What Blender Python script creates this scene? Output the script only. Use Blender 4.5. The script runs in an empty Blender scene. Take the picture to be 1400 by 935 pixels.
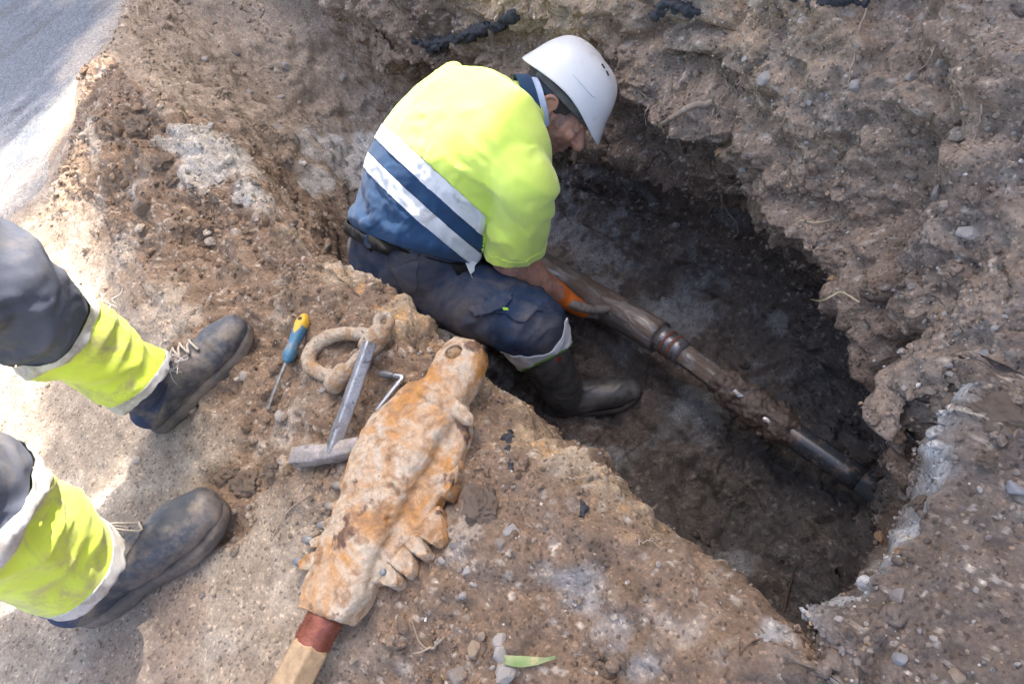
import bpy, bmesh, math, random
import numpy as np
from mathutils import Matrix, Vector

rng = np.random.default_rng(7)
random.seed(7)
SC = bpy.context.scene
COL = SC.collection

# ------------------------------------------------------------------ camera
CAMH = 1.05                      # eye height over the near bank, m
FPX = 933.0                      # focal length in photo pixels (24 mm on full frame)
def nrm(v):
    v = np.asarray(v, float)
    return v / np.linalg.norm(v)
GRAV = nrm([376, 571, 933])      # "down" seen in camera axes (right, down, forward)
XH = np.array([.656, .496, -.569]); XH = nrm(XH - GRAV * (XH @ GRAV))   # along the trench
ZH = -GRAV
YH = np.cross(ZH, XH)            # across the trench, towards the far bank
def U(px, py, z):                # world point at height z seen at a photo pixel
    ray = np.array([(px - 700) / FPX, (py - 467.5) / FPX, 1.0])
    c = ray * ((CAMH - z) / (ray @ GRAV))
    return np.array([c @ XH, c @ YH, z])
def proj(P):
    P = np.atleast_2d(np.asarray(P, float))
    Q = P - np.array([0, 0, CAMH])
    c = Q[:, :1] * XH + Q[:, 1:2] * YH + Q[:, 2:3] * ZH
    return np.stack([700 + FPX * c[:, 0] / c[:, 2], 467.5 + FPX * c[:, 1] / c[:, 2], c[:, 2]], 1)

cam_d = bpy.data.cameras.new("camera")
cam_d.sensor_width = 36.0
cam_d.lens = FPX / 1400 * 36
cam_d.clip_start = 0.02
cam_d.clip_end = 500
cam = bpy.data.objects.new("camera", cam_d)
COL.objects.link(cam)
M = Matrix.Identity(4)
for i, h in enumerate((XH, YH, ZH)):
    M[i][0], M[i][1], M[i][2] = h[0], -h[1], -h[2]
M[2][3] = CAMH
cam.matrix_world = M
SC.camera = cam

# ------------------------------------------------------------------ light
SUN_AZ = math.radians(-15)       # from +Y (behind the far bank), a little towards -X
SUN_EL = math.radians(48)
sd = np.array([math.sin(SUN_AZ) * math.cos(SUN_EL), math.cos(SUN_AZ) * math.cos(SUN_EL), math.sin(SUN_EL)])
sun_d = bpy.data.lights.new("sun", 'SUN')
sun_d.energy = 2.6
sun_d.angle = math.radians(1.0)
sun_d.color = (1.0, 0.93, 0.83)
sun = bpy.data.objects.new("sun", sun_d)
COL.objects.link(sun)
sun.rotation_euler = Vector(sd).to_track_quat('Z', 'Y').to_euler()
W = bpy.data.worlds.new("World")
SC.world = W
W.use_nodes = True
wn = W.node_tree
bg = wn.nodes["Background"]
sky = wn.nodes.new("ShaderNodeTexSky")
sky.sky_type = 'NISHITA'
sky.sun_disc = False
sky.sun_elevation = SUN_EL
sky.sun_rotation = SUN_AZ
sky.dust_density = 6.0
sky.air_density = 0.7
sky.ozone_density = 0.0
wn.links.new(sky.outputs[0], bg.inputs[0])
bg.inputs[1].default_value = 0.15
SC.view_settings.view_transform = 'Standard'
SC.view_settings.look = 'None'
SC.view_settings.gamma = 1.0
SC.view_settings.use_curve_mapping = False
SC.view_settings.exposure = 2.25

# ------------------------------------------------------------------ numpy noise
def _hash(ix, iy, iz, seed):
    h = (ix.astype(np.uint32) * np.uint32(374761393) + iy.astype(np.uint32) * np.uint32(668265263)
         + iz.astype(np.uint32) * np.uint32(2246822519) + np.uint32(seed * 3266489917 & 0xffffffff))
    h = (h ^ (h >> np.uint32(15))) * np.uint32(2246822519)
    h = (h ^ (h >> np.uint32(13))) * np.uint32(3266489917)
    return h ^ (h >> np.uint32(16))
def vnoise(P, seed=0):
    P = np.asarray(P, np.float32)
    I = np.floor(P)
    f = P - I
    I = I.astype(np.int64)
    u = f * f * f * (f * (f * 6 - 15) + 10)
    out = 0
    for dx in (0, 1):
        wx = u[:, 0] if dx else 1 - u[:, 0]
        for dy in (0, 1):
            wy = u[:, 1] if dy else 1 - u[:, 1]
            for dz in (0, 1):
                wz = u[:, 2] if dz else 1 - u[:, 2]
                h = _hash(I[:, 0] + dx, I[:, 1] + dy, I[:, 2] + dz, seed)
                out = out + wx * wy * wz * (h.astype(np.float32) / np.float32(2147483648.0) - 1)
    return out
def fbm(P, freq, octv=3, gain=0.5, seed=0):
    P = np.asarray(P, np.float32) * np.float32(freq) if np.isscalar(freq) else np.asarray(P, np.float32) * np.asarray(freq, np.float32)
    s, a = 0, 1.0
    for k in range(octv):
        s = s + a * vnoise(P + 17.3 * k, seed + k)
        P = P * 2.03
        a *= gain
    return s
def worley(P, freq, seed=0):
    """distance to the nearest feature point, and that point's random number"""
    P = np.asarray(P, np.float32) * np.float32(freq)
    I = np.floor(P).astype(np.int64)
    best = np.full(len(P), 9, np.float32)
    rid = np.zeros(len(P), np.float32)
    for dx in (-1, 0, 1):
        for dy in (-1, 0, 1):
            for dz in (-1, 0, 1):
                c = I + np.array([dx, dy, dz])
                h = _hash(c[:, 0], c[:, 1], c[:, 2], seed)
                fx = c[:, 0] + (h & np.uint32(1023)).astype(np.float32) / 1023
                fy = c[:, 1] + ((h >> np.uint32(10)) & np.uint32(1023)).astype(np.float32) / 1023
                fz = c[:, 2] + ((h >> np.uint32(20)) & np.uint32(1023)).astype(np.float32) / 1023
                d = (P[:, 0] - fx) ** 2 + (P[:, 1] - fy) ** 2 + (P[:, 2] - fz) ** 2
                m = d < best
                best = np.where(m, d, best)
                rid = np.where(m, ((h >> np.uint32(7)) & np.uint32(0xffff)).astype(np.float32) / 65535, rid)
    return np.sqrt(best), rid
def ridged(P, freq, octv=2, seed=0):
    return 1 - 2 * np.abs(fbm(P, freq, octv, .5, seed))
def sstep(a, b, x):
    t = np.clip((x - a) / (b - a), 0, 1)
    return t * t * (3 - 2 * t)

# ------------------------------------------------------------------ object helpers
def tag(o, label=None, cat=None, group=None, kind=None):
    if label: o["label"] = label
    if cat: o["category"] = cat
    if group: o["group"] = group
    if kind: o["kind"] = kind
    return o
def link(name, me, mat=None, parent=None, smooth=True):
    me.name = name
    o = bpy.data.objects.new(name, me)
    COL.objects.link(o)
    if mat is not None:
        me.materials.clear()
        me.materials.append(mat)
    if smooth is not None and len(me.polygons):
        me.polygons.foreach_set("use_smooth", np.full(len(me.polygons), bool(smooth)))
    if parent is not None:
        o.parent = parent
    return o
def thing(name, label, cat, loc=(0, 0, 0), group=None, mat=None):
    o = bpy.data.objects.new(name, None)
    COL.objects.link(o)
    o.empty_display_size = 0.05
    if mat is not None: o.matrix_world = mat
    else: o.location = loc
    return tag(o, label, cat, group)
def mesh_np(V, Fc, col=None, colname="soil"):
    me = bpy.data.meshes.new("mesh")
    V = np.asarray(V, np.float32)
    if isinstance(Fc, np.ndarray):
        n, k = Fc.shape
        me.vertices.add(len(V)); me.vertices.foreach_set("co", V.ravel())
        me.loops.add(n * k); me.loops.foreach_set("vertex_index", Fc.astype(np.int32).ravel())
        me.polygons.add(n)
        me.polygons.foreach_set("loop_start", np.arange(n, dtype=np.int32) * k)
        me.update(calc_edges=True)
    else:
        me.from_pydata(V.tolist(), [], [list(f) for f in Fc])
        me.update()
    if col is not None:
        set_col(me, col, colname)
    return me
def set_col(me, col, name="soil"):
    c = np.ones((len(me.vertices), 4), np.float32)
    c[:, :3] = col
    a = me.color_attributes.new(name, 'FLOAT_COLOR', 'POINT')
    a.data.foreach_set("color", c.ravel())
def mv(me):
    V = np.empty(len(me.vertices) * 3, np.float32)
    me.vertices.foreach_get("co", V)
    return V.reshape(-1, 3)
def mn(me):
    V = np.empty(len(me.vertices) * 3, np.float32)
    me.vertices.foreach_get("normal", V)
    return V.reshape(-1, 3)
def setv(me, V):
    me.vertices.foreach_set("co", np.asarray(V, np.float32).ravel())
    me.update()
def frame(o, x, z=None, y=None):
    """4x4 with origin o, local x along x, local z near z (or local y near y)"""
    x = nrm(x)
    if z is not None:
        y = nrm(np.cross(z, x)); z = np.cross(x, y)
    else:
        z = nrm(np.cross(x, y)); y = np.cross(z, x)
    m = Matrix.Identity(4)
    for i in range(3):
        m[i][0], m[i][1], m[i][2], m[i][3] = x[i], y[i], z[i], o[i]
    return m
def catmull(P, sub):
    P = np.asarray(P, float)
    Q = np.vstack([2 * P[0] - P[1], P, 2 * P[-1] - P[-2]])
    out = []
    for i in range(1, len(Q) - 2):
        for t in np.arange(sub) / sub:
            a, b, c, d = Q[i - 1:i + 3]
            out.append(.5 * (2 * b + (c - a) * t + (2 * a - 5 * b + 4 * c - d) * t * t + (3 * b - a - 3 * c + d) * t ** 3))
    out.append(P[-1])
    return np.array(out)
def loft(pts, rad, side=None, n=20, sub=4, cap=True, sq=2.0):
    """closed tube through pts; rad = radius or (half width along side, half depth); returns V, F"""
    pts = np.asarray(pts, float)
    R = np.array([(r, r) if np.isscalar(r) else tuple(r) for r in rad], float)
    S = None if side is None else (np.tile(np.asarray(side, float), (len(pts), 1)) if np.ndim(side) == 1 else np.asarray(side, float))
    if sub > 1:
        k = np.hstack([pts, R] + ([] if S is None else [S]))
        k = catmull(k, sub)
        pts, R = k[:, :3], np.abs(k[:, 3:5])
        if S is not None: S = k[:, 5:8]
    T = np.gradient(pts, axis=0)
    T /= np.linalg.norm(T, axis=1, keepdims=True) + 1e-12
    if S is None:
        s = np.cross(T[0], [0, 0, 1.0]); 
        if np.linalg.norm(s) < 1e-3: s = np.array([1.0, 0, 0])
        S = np.zeros_like(pts)
        for i in range(len(pts)):
            s = s - T[i] * (s @ T[i]); s = s / np.linalg.norm(s); S[i] = s
    S = S - T * np.sum(S * T, 1, keepdims=True)
    S /= np.linalg.norm(S, axis=1, keepdims=True) + 1e-12
    B = np.cross(T, S)
    if cap:
        def dome(p, t, r, s, b, sgn):
            o = []
            for a in (.35, .7, .93):
                q = math.sqrt(1 - a * a)
                o.append((p + sgn * t * a * min(r), r * q, s, b))
            return o
        d0 = dome(pts[0], T[0], R[0], S[0], B[0], -1)[::-1]
        d1 = dome(pts[-1], T[-1], R[-1], S[-1], B[-1], 1)
        pts = np.array([d[0] for d in d0] + list(pts) + [d[0] for d in d1])
        R = np.array([d[1] for d in d0] + list(R) + [d[1] for d in d1])
        S = np.array([d[2] for d in d0] + list(S) + [d[2] for d in d1])
        B = np.array([d[3] for d in d0] + list(B) + [d[3] for d in d1])
    th = np.arange(n) * 2 * math.pi / n
    c, s_ = np.cos(th), np.sin(th)
    c = np.sign(c) * np.abs(c) ** (2 / sq); s_ = np.sign(s_) * np.abs(s_) ** (2 / sq)
    V = (pts[:, None] + S[:, None] * (c[None, :, None] * R[:, None, :1]) + B[:, None] * (s_[None, :, None] * R[:, None, 1:2])).reshape(-1, 3)
    m = len(pts)
    F_ = [(i * n + j, i * n + (j + 1) % n, (i + 1) * n + (j + 1) % n, (i + 1) * n + j) for i in range(m - 1) for j in range(n)]
    F_.append(tuple(range(n))[::-1]); F_.append(tuple((m - 1) * n + j for j in range(n)))
    return V, F_
def ball(c, r, M3=None, n=16, m=10):
    V, F_ = [], []
    for i in range(m + 1):
        a = math.pi * i / m
        for j in range(n):
            b = 2 * math.pi * j / n
            V.append((math.sin(a) * math.cos(b), math.sin(a) * math.sin(b), math.cos(a)))
    V = np.array(V) * np.asarray(r, float)
    if M3 is not None: V = V @ np.asarray(M3, float).T
    V = V + np.asarray(c, float)
    F_ = [(i * n + j, (i + 1) * n + j, (i + 1) * n + (j + 1) % n, i * n + (j + 1) % n) for i in range(m) for j in range(n)]
    return V, F_
def box(c, s, M3=None):
    V = np.array([[x, y, z] for x in (-1, 1) for y in (-1, 1) for z in (-1, 1)], float) * np.asarray(s, float) / 2
    if M3 is not None: V = V @ np.asarray(M3).T
    V = V + np.asarray(c, float)
    return V, [(0, 1, 3, 2), (4, 6, 7, 5), (0, 4, 5, 1), (2, 3, 7, 6), (0, 2, 6, 4), (1, 5, 7, 3)]
def join(parts):
    V, F_, o = [], [], 0
    for v, f in parts:
        V.append(np.asarray(v, float)); F_ += [tuple(i + o for i in q) for q in f]; o += len(v)
    return np.vstack(V), F_
def pmesh(parts):
    V, F_ = join(parts) if isinstance(parts, list) else parts
    return mesh_np(V, F_)
def with_mods(me, mods):
    o = bpy.data.objects.new("tmp", me)
    COL.objects.link(o)
    for kind, kw in mods:
        m = o.modifiers.new("m", kind)
        for k, v in kw.items(): setattr(m, k, v)
    dg = bpy.context.evaluated_depsgraph_get()
    out = bpy.data.meshes.new_from_object(o.evaluated_get(dg))
    bpy.data.objects.remove(o)
    bpy.data.meshes.remove(me)
    return out
def fuse(parts, voxel=.006, smooth=4, factor=.5):
    me = with_mods(pmesh(parts), [('REMESH', dict(mode='VOXEL', voxel_size=voxel))] + ([('SMOOTH', dict(iterations=smooth, factor=factor))] if smooth else []))
    return me
def subsurf(me, lv): return with_mods(me, [('SUBSURF', dict(levels=lv, render_levels=lv))])
def solid(me, t, off=-1): return with_mods(me, [('SOLIDIFY', dict(thickness=t, offset=off))])
def bevel(me, w, seg=2): return with_mods(me, [('BEVEL', dict(width=w, segments=seg, limit_method='ANGLE', angle_limit=.6))])
def cut(me, planes):
    """slice a mesh at each plane (point, normal, ordered along the normal) -> list of open meshes, below the first .. above the last"""
    out = []
    for k in range(len(planes) + 1):
        bm = bmesh.new(); bm.from_mesh(me)
        if k > 0:
            bmesh.ops.bisect_plane(bm, geom=bm.verts[:] + bm.edges[:] + bm.faces[:], plane_co=Vector(planes[k - 1][0]), plane_no=Vector(planes[k - 1][1]), clear_inner=True)
        if k < len(planes):
            bmesh.ops.bisect_plane(bm, geom=bm.verts[:] + bm.edges[:] + bm.faces[:], plane_co=Vector(planes[k][0]), plane_no=Vector(planes[k][1]), clear_outer=True)
        m2 = bpy.data.meshes.new("cut"); bm.to_mesh(m2); bm.free()
        out.append(m2)
    return out
def displace(me, fn):
    V, N = mv(me), mn(me)
    setv(me, V + N * np.asarray(fn(V, N), np.float32)[:, None])
    return me

# ------------------------------------------------------------------ materials
def mat_new(name):
    m = bpy.data.materials.new(name)
    m.use_nodes = True
    nt = m.node_tree
    return m, nt, nt.nodes["Principled BSDF"]
def node(nt, t, **kw):
    n = nt.nodes.new(t)
    for k, v in kw.items(): setattr(n, k, v)
    return n
def noise_node(nt, vec, scale, detail=5, rough=.6, dist=0.0):
    n = node(nt, "ShaderNodeTexNoise")
    n.inputs["Scale"].default_value = scale
    n.inputs["Detail"].default_value = detail
    n.inputs["Roughness"].default_value = rough
    n.inputs["Distortion"].default_value = dist
    nt.links.new(vec, n.inputs["Vector"])
    return n
def ramp(nt, fac, stops):
    r = node(nt, "ShaderNodeValToRGB")
    e = r.color_ramp.elements
    while len(e) < len(stops): e.new(.5)
    for i, (p, c) in enumerate(stops):
        e[i].position = p
        e[i].color = (*c, 1) if len(c) == 3 else c
    nt.links.new(fac, r.inputs[0])
    return r
def mixc(nt, fac, a, b, mode='MIX'):
    m = node(nt, "ShaderNodeMix", data_type='RGBA', blend_type=mode)
    for s, v in ((m.inputs[0], fac), (m.inputs[6], a), (m.inputs[7], b)):
        if isinstance(v, (int, float)): s.default_value = v
        elif isinstance(v, tuple): s.default_value = (*v, 1)
        else: nt.links.new(v, s)
    return m.outputs[2]
def bump(nt, b, h, strength=.4, dist=.004, prev=None):
    n = node(nt, "ShaderNodeBump")
    n.inputs["Strength"].default_value = strength
    n.inputs["Distance"].default_value = dist
    nt.links.new(h, n.inputs["Height"])
    if prev is not None: nt.links.new(prev, n.inputs["Normal"])
    nt.links.new(n.outputs[0], b.inputs["Normal"])
    return n.outputs[0]
def simple_mat(name, c1, c2=None, scale=40, rough=.6, metal=0.0, bump_s=.2, bump_scale=None, bdist=.002, dirt=None, dirt_scale=12, dirt_lo=.5, dirt_hi=.62, spec=.5, sheen=0.0, rough_var=.15):
    m, nt, b = mat_new(name)
    tc = node(nt, "ShaderNodeTexCoord").outputs["Object"]
    n = noise_node(nt, tc, scale, 6, .65)
    col = ramp(nt, n.outputs["Fac"], [(.3, c1), (.7, c2 or c1)]).outputs[0]
    if dirt:
        d = noise_node(nt, tc, dirt_scale, 8, .7)
        f = ramp(nt, d.outputs["Fac"], [(dirt_lo, (0, 0, 0)), (dirt_hi, (1, 1, 1))]).outputs[0]
        col = mixc(nt, f, col, dirt)
    nt.links.new(col, b.inputs["Base Color"])
    rr = node(nt, "ShaderNodeMapRange")
    rr.inputs[3].default_value = max(.02, rough - rough_var); rr.inputs[4].default_value = min(1, rough + rough_var)
    nt.links.new(n.outputs["Fac"], rr.inputs[0]); nt.links.new(rr.outputs[0], b.inputs["Roughness"])
    b.inputs["Metallic"].default_value = metal
    b.inputs["Specular IOR Level"].default_value = spec
    if sheen:
        b.inputs["Sheen Weight"].default_value = sheen
    if bump_s:
        h = noise_node(nt, tc, bump_scale or scale * 3, 6, .7)
        bump(nt, b, h.outputs["Fac"], bump_s, bdist)
    return m
# ================================================================== THE SETTING
# cross-sections (y, z) of the bank, the trench and the far bank at stations along the trench
K = {
 -40.: [(-40,0),(-1.8,0),(-.9,0),(-.35,0),(-.08,.0),(.1,.0),(.3,.0),(.4,-.01),(.5,-.01),(.55,-.01),(.8,-.01),(.88,0),(.92,0),(.95,.02),(1.,.04),(1.06,.07),(1.2,.1),(2.,.12),(40,.12)],
 -3.7: [(-40,0),(-1.8,0),(-.9,0),(-.35,0),(-.08,.0),(.1,.02),(.3,.0),(.4,-.02),(.5,-.03),(.55,-.03),(.8,-.03),(.88,-.02),(.92,0),(.95,.03),(1.,.06),(1.06,.1),(1.2,.13),(2.,.15),(40,.15)],
 -3.35:[(-40,0),(-1.8,0),(-.9,0),(-.35,0),(-.08,.0),(.2,.0),(.38,.0),(.47,-.05),(.54,-.09),(.6,-.11),(.82,-.13),(.88,-.1),(.91,-.06),(.92,-.02),(.99,.03),(1.05,.08),(1.2,.13),(2.,.15),(40,.15)],
 -3.0: [(-40,0),(-1.8,0),(-.9,0),(-.35,0),(.0,.01),(.16,.02),(.25,-.01),(.38,-.1),(.5,-.2),(.58,-.23),(.82,-.25),(.88,-.2),(.9,-.15),(.88,-.08),(.98,.0),(1.05,.06),(1.2,.13),(2.,.15),(40,.15)],
 -2.4: [(-40,0),(-1.8,0),(-.9,0),(-.35,.01),(-.08,.08),(.12,.12),(.2,.05),(.36,-.25),(.52,-.52),(.6,-.64),(.78,-.66),(.85,-.6),(.87,-.4),(.83,-.28),(.97,-.1),(1.05,.05),(1.2,.13),(2.,.15),(40,.15)],
 -1.9: [(-40,0),(-1.8,0),(-.9,0),(-.38,.0),(-.1,.06),(.1,.07),(.15,.0),(.2,-.35),(.32,-.66),(.42,-.73),(.8,-.74),(.91,-.67),(.93,-.48),(.86,-.3),(1.,-.1),(1.05,.05),(1.2,.13),(2.,.15),(40,.15)],
 -1.35:[(-40,0),(-1.8,0),(-.9,0),(-.38,.0),(-.1,.03),(.1,.03),(.15,-.04),(.12,-.38),(.2,-.72),(.34,-.75),(.84,-.75),(.95,-.68),(.97,-.5),(.88,-.32),(1.01,-.12),(1.05,.04),(1.2,.13),(2.,.15),(40,.15)],
 -.9: [(-40,0),(-1.8,0),(-.9,0),(-.38,.0),(-.1,.02),(.09,.01),(.145,-.06),(.11,-.38),(.19,-.72),(.34,-.75),(0.870,-.75),(0.990,-.68),(1.020,-.5),(0.910,-.33),(.99,-.12),(1.05,.03),(1.2,.13),(2.,.15),(40,.15)],
 -.5: [(-40,0),(-1.8,0),(-.9,0),(-.38,.0),(-.1,.01),(.07,.0),(.12,-.05),(.1,-.38),(.2,-.72),(.33,-.75),(0.840,-.75),(0.930,-.66),(0.940,-.48),(0.860,-.3),(.9,-.1),(1.,.07),(1.16,.2),(2.,.25),(40,.25)],
 -.22: [(-40,0),(-1.8,0),(-.9,0),(-.38,.0),(-.1,.0),(.06,.0),(.115,-.05),(.11,-.38),(.2,-.72),(.3,-.75),(0.640,-.75),(0.710,-.65),(0.720,-.42),(0.680,-.2),(.68,-.02),(.8,.1),(1.02,.25),(2.,.32),(40,.3)],
 -.105: [(-40,0),(-1.8,0),(-.9,0),(-.38,.0),(-.1,.0),(.06,.0),(.125,-.05),(.13,-.38),(.2,-.72),(.28,-.74),(0.490,-.74),(0.530,-.62),(0.550,-.4),(0.550,-.16),(.58,-.01),(.7,.06),(.98,.25),(2.,.32),(40,.3)],
 -.062:[(-40,0),(-1.8,0),(-.9,0),(-.38,.0),(-.1,.0),(.1,.0),(.15,.0),(.18,.0),(.22,.0),(.28,.005),(.42,.01),(.46,.01),(.5,.015),(.53,.02),(.6,.04),(.72,.09),(.97,.25),(2.,.32),(40,.3)],
 .5:   [(-40,0),(-1.8,0),(-.9,0),(-.38,.0),(-.1,.0),(.1,.0),(.15,.0),(.18,.0),(.22,.0),(.28,.0),(.42,.0),(.46,.01),(.5,.02),(.55,.04),(.66,.09),(.8,.16),(.98,.27),(2.,.34),(40,.3)],
 40.:  [(-40,0),(-1.8,0),(-.9,0),(-.38,.0),(-.1,.0),(.1,.0),(.15,.0),(.18,.0),(.22,.0),(.28,.0),(.42,.0),(.46,.0),(.5,.0),(.55,.0),(.66,.02),(.8,.05),(.98,.1),(2.,.1),(40,.1)],
}
SEG = [10, 50, 105, 70, 40, 30, 36, 32, 24, 85, 26, 36, 44, 60, 40, 44, 50, 10]
sx = np.array(sorted(K))
KP = np.array([K[s] for s in sx])                      # stations x points x 2
xs = np.concatenate([[-40, -25, -15, -9, -6.5, -5, -4.4], np.arange(-4., -2.9, .02), np.arange(-2.9, -1.7, .0075), np.arange(-1.7, -.11, .0052),
                     np.arange(-.11, -.055, .0022), np.arange(-.055, .42, .006), np.arange(.44, .9, .03), [1.2, 2, 4, 9, 20, 40]])
nx = len(xs)
ci = np.clip(np.searchsorted(sx, xs) - 1, 0, len(sx) - 2)
ct = (xs - sx[ci]) / (sx[ci + 1] - sx[ci])
ct = ct * ct * (3 - 2 * ct)
prof = KP[ci] * (1 - ct)[:, None, None] + KP[ci + 1] * ct[:, None, None]      # nx, 19, 2
cols, vseg = [], []
for s, n in enumerate(SEG):
    t = np.arange(n) / n
    if s == 0: t = 1 - (1 - t) ** 3
    if s == len(SEG) - 1: t = t ** 3
    cols.append(prof[:, s:s + 1] * (1 - t)[None, :, None] + prof[:, s + 1:s + 2] * t[None, :, None])
    vseg += [s + q for q in t]
cols.append(prof[:, -1:]); vseg.append(len(SEG))
G2 = np.concatenate(cols, 1)
vseg = np.array(vseg)
for _ in range(6):                                     # round the corners of the section
    G2[:, 60:-8] = .5 * G2[:, 60:-8] + .25 * (G2[:, 59:-9] + G2[:, 61:-7])
nv = G2.shape[1]
TP = np.empty((nx, nv, 3))
TP[..., 0] = xs[:, None]
TP[..., 1:] = G2
VS = np.broadcast_to(vseg[None], (nx, nv)).ravel()
def gnormals(P):
    a = np.gradient(P, axis=0); b = np.gradient(P, axis=1)
    n = np.cross(a, b)
    return n / (np.linalg.norm(n, axis=2, keepdims=True) + 1e-12)
P0 = TP.reshape(-1, 3).copy()
X0, Y0, Z0 = P0.T
near = sstep(-6, -3.2, X0) * (1 - sstep(.6, 1.6, X0)) * sstep(-3, -1.2, Y0) * (1 - sstep(1.6, 3, Y0))
# where each kind of ground lies
w_far = sstep(11.2, 12.6, VS)                                  # far wall and bank
w_floor = sstep(7.5, 9, VS) * (1 - sstep(10, 11.3, VS)) * sstep(-3.0, -2.3, X0) * (1 - sstep(-.11, -.08, X0))
w_end = sstep(-.1, -.055, X0)                                  # the ground at the near end
def road_lim(x): return np.interp(x, [-40, -3.7, -3.35, -3.0, -2.9, -2.8], [.40, .40, .36, .135, .05, .0])
road_edge = -2.55 - .42 * sstep(-.3, .12, Y0) + .1 * fbm(P0, (3, 3, 0), 3, seed=41)
w_road = (1 - sstep(-.12, .05, X0 - road_edge)) * (1 - sstep(-.01, .07, Y0 - road_lim(X0)))
mound = np.exp(-((X0 + 1.95) / .5) ** 2 - ((Y0 - .0) / .17) ** 2)      # rough spoil heaped along the near lip
loose = sstep(-.42, -.2, Y0 + .09 * fbm(P0, (4, 4, 4), 3, seed=5) + .16 * sstep(-1.2, -2.2, X0) * 0) * (1 - w_road)
loose = np.maximum(loose, sstep(-.75, -.4, X0 + .12 * fbm(P0, 5, 3, seed=9)) * sstep(-.9, -.5, Y0))
for q_, r_q in ((U(345, 640, 0), .12), (U(350, 560, 0), .09), (U(330, 690, 0), .07), (U(250, 520, 0), .0)):
    if r_q: loose = np.maximum(loose, 1 - sstep(.6, 1.2, np.linalg.norm(P0[:, :2] - q_[:2], axis=1) / r_q + .35 * fbm(P0, 12, 3, seed=19)))
loose = loose * (1 - w_road) * (VS < 6.2) + (VS >= 6.2)
crust = np.exp(-((Y0 - .1) / .035) ** 2) * sstep(-1.6, -1.3, X0) * (1 - sstep(-.4, -.2, X0)) * (VS < 6.6)
endw = w_end * (VS > 5)
top0 = (VS < 6)
N0 = gnormals(TP).reshape(-1, 3)
D = .030 * fbm(P0, 2.6, 3, seed=1) * (.15 + .85 * np.maximum(loose, w_far))
big, _ = worley(P0 + .05 * np.stack([fbm(P0, 7, 2, seed=60 + k) for k in range(3)], 1), 5.5, 11)
D += (.066 * (.5 - big) - .04 * sstep(.62, .95, big)) * w_far * (1 - w_end)
D += .019 * ridged(P0, (1.6, 1.6, 6), 3, 34) * w_far * (1 - w_end)
D += .018 * fbm(P0, 8, 3, seed=2) * (.1 + .9 * loose)
D += .026 * (fbm(P0 * np.array([1, 1, 2.2]), 5, 4, .55, seed=21)) * w_far
D += .055 * np.maximum(0, fbm(P0, 8, 4, .6, seed=31)) * mound
w1, _ = worley(P0, 15, 3)
D += .024 * np.clip(.72 - w1, 0, 1) ** .8 * loose * (.35 + .9 * sstep(-.2, .5, fbm(P0, 4, 2, seed=8)))
w2, _ = worley(P0, 38, 4)
D += .0105 * np.clip(.75 - w2, 0, 1) ** .75 * (.14 + .86 * loose) * (.4 + .8 * sstep(-.3, .4, fbm(P0, 6, 2, seed=12)))
w3, rid3 = worley(P0, 85, 5)
D += .0042 * np.clip(.75 - w3, 0, 1) ** .8 * (.35 + .65 * loose)
D += .012 * fbm(P0, 26, 3, .6, seed=14) * (.14 + .5 * loose)
Pw = P0 + .02 * np.stack([fbm(P0, 18, 3, seed=160 + k) for k in range(3)], 1)
b1, r1 = worley(Pw, 12, 23); b2, r2 = worley(Pw, 27, 24)
chunk = np.maximum(w_far, .8 * w_floor)
D += (.026 * (r1 - .5) * (.4 + .8 * sstep(-.3, .3, fbm(P0, 5, 2, seed=25))) + .012 * (r2 - .5)) * chunk * (1 - .6 * w_end)
D += .020 * np.clip(.6 - b1, 0, 1) * chunk + .009 * np.clip(.6 - b2, 0, 1) * chunk
D += .006 * (r2 - .5) * loose * top0
D -= .016 * crust * (.5 + fbm(P0, 30, 2, seed=77))
D -= .012 * w_floor * np.clip(fbm(P0, 11, 3, seed=15), -1, .6)
D *= near * (1 - .92 * w_road)
D -= .018 * w_road                                             # bed of the road sheet
P1 = P0 + N0 * D[:, None]
# ragged near end of the trench: the edge wanders in plan
P1[:, 0] += (.025 * fbm(P0 * np.array([0, 1, 1.]), 11, 3, seed=91) + .03 * (1 - sstep(.1, .2, Y0)) - .035 * sstep(.25, .5, Y0)) * np.exp(-((X0 + .09) / .06) ** 2) * (VS > 5.5) * (VS < 14)
P1[:, 0] += .052 * np.exp(-((X0 + .08) / .07) ** 2) * sstep(5.0, 5.8, VS) * (1 - sstep(12.5, 14, VS))
P1[:, 1] -= .02 * np.exp(-((X0 + .12) / .12) ** 2) * sstep(4.2, 5, VS) * (1 - sstep(7, 9, VS))
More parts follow.
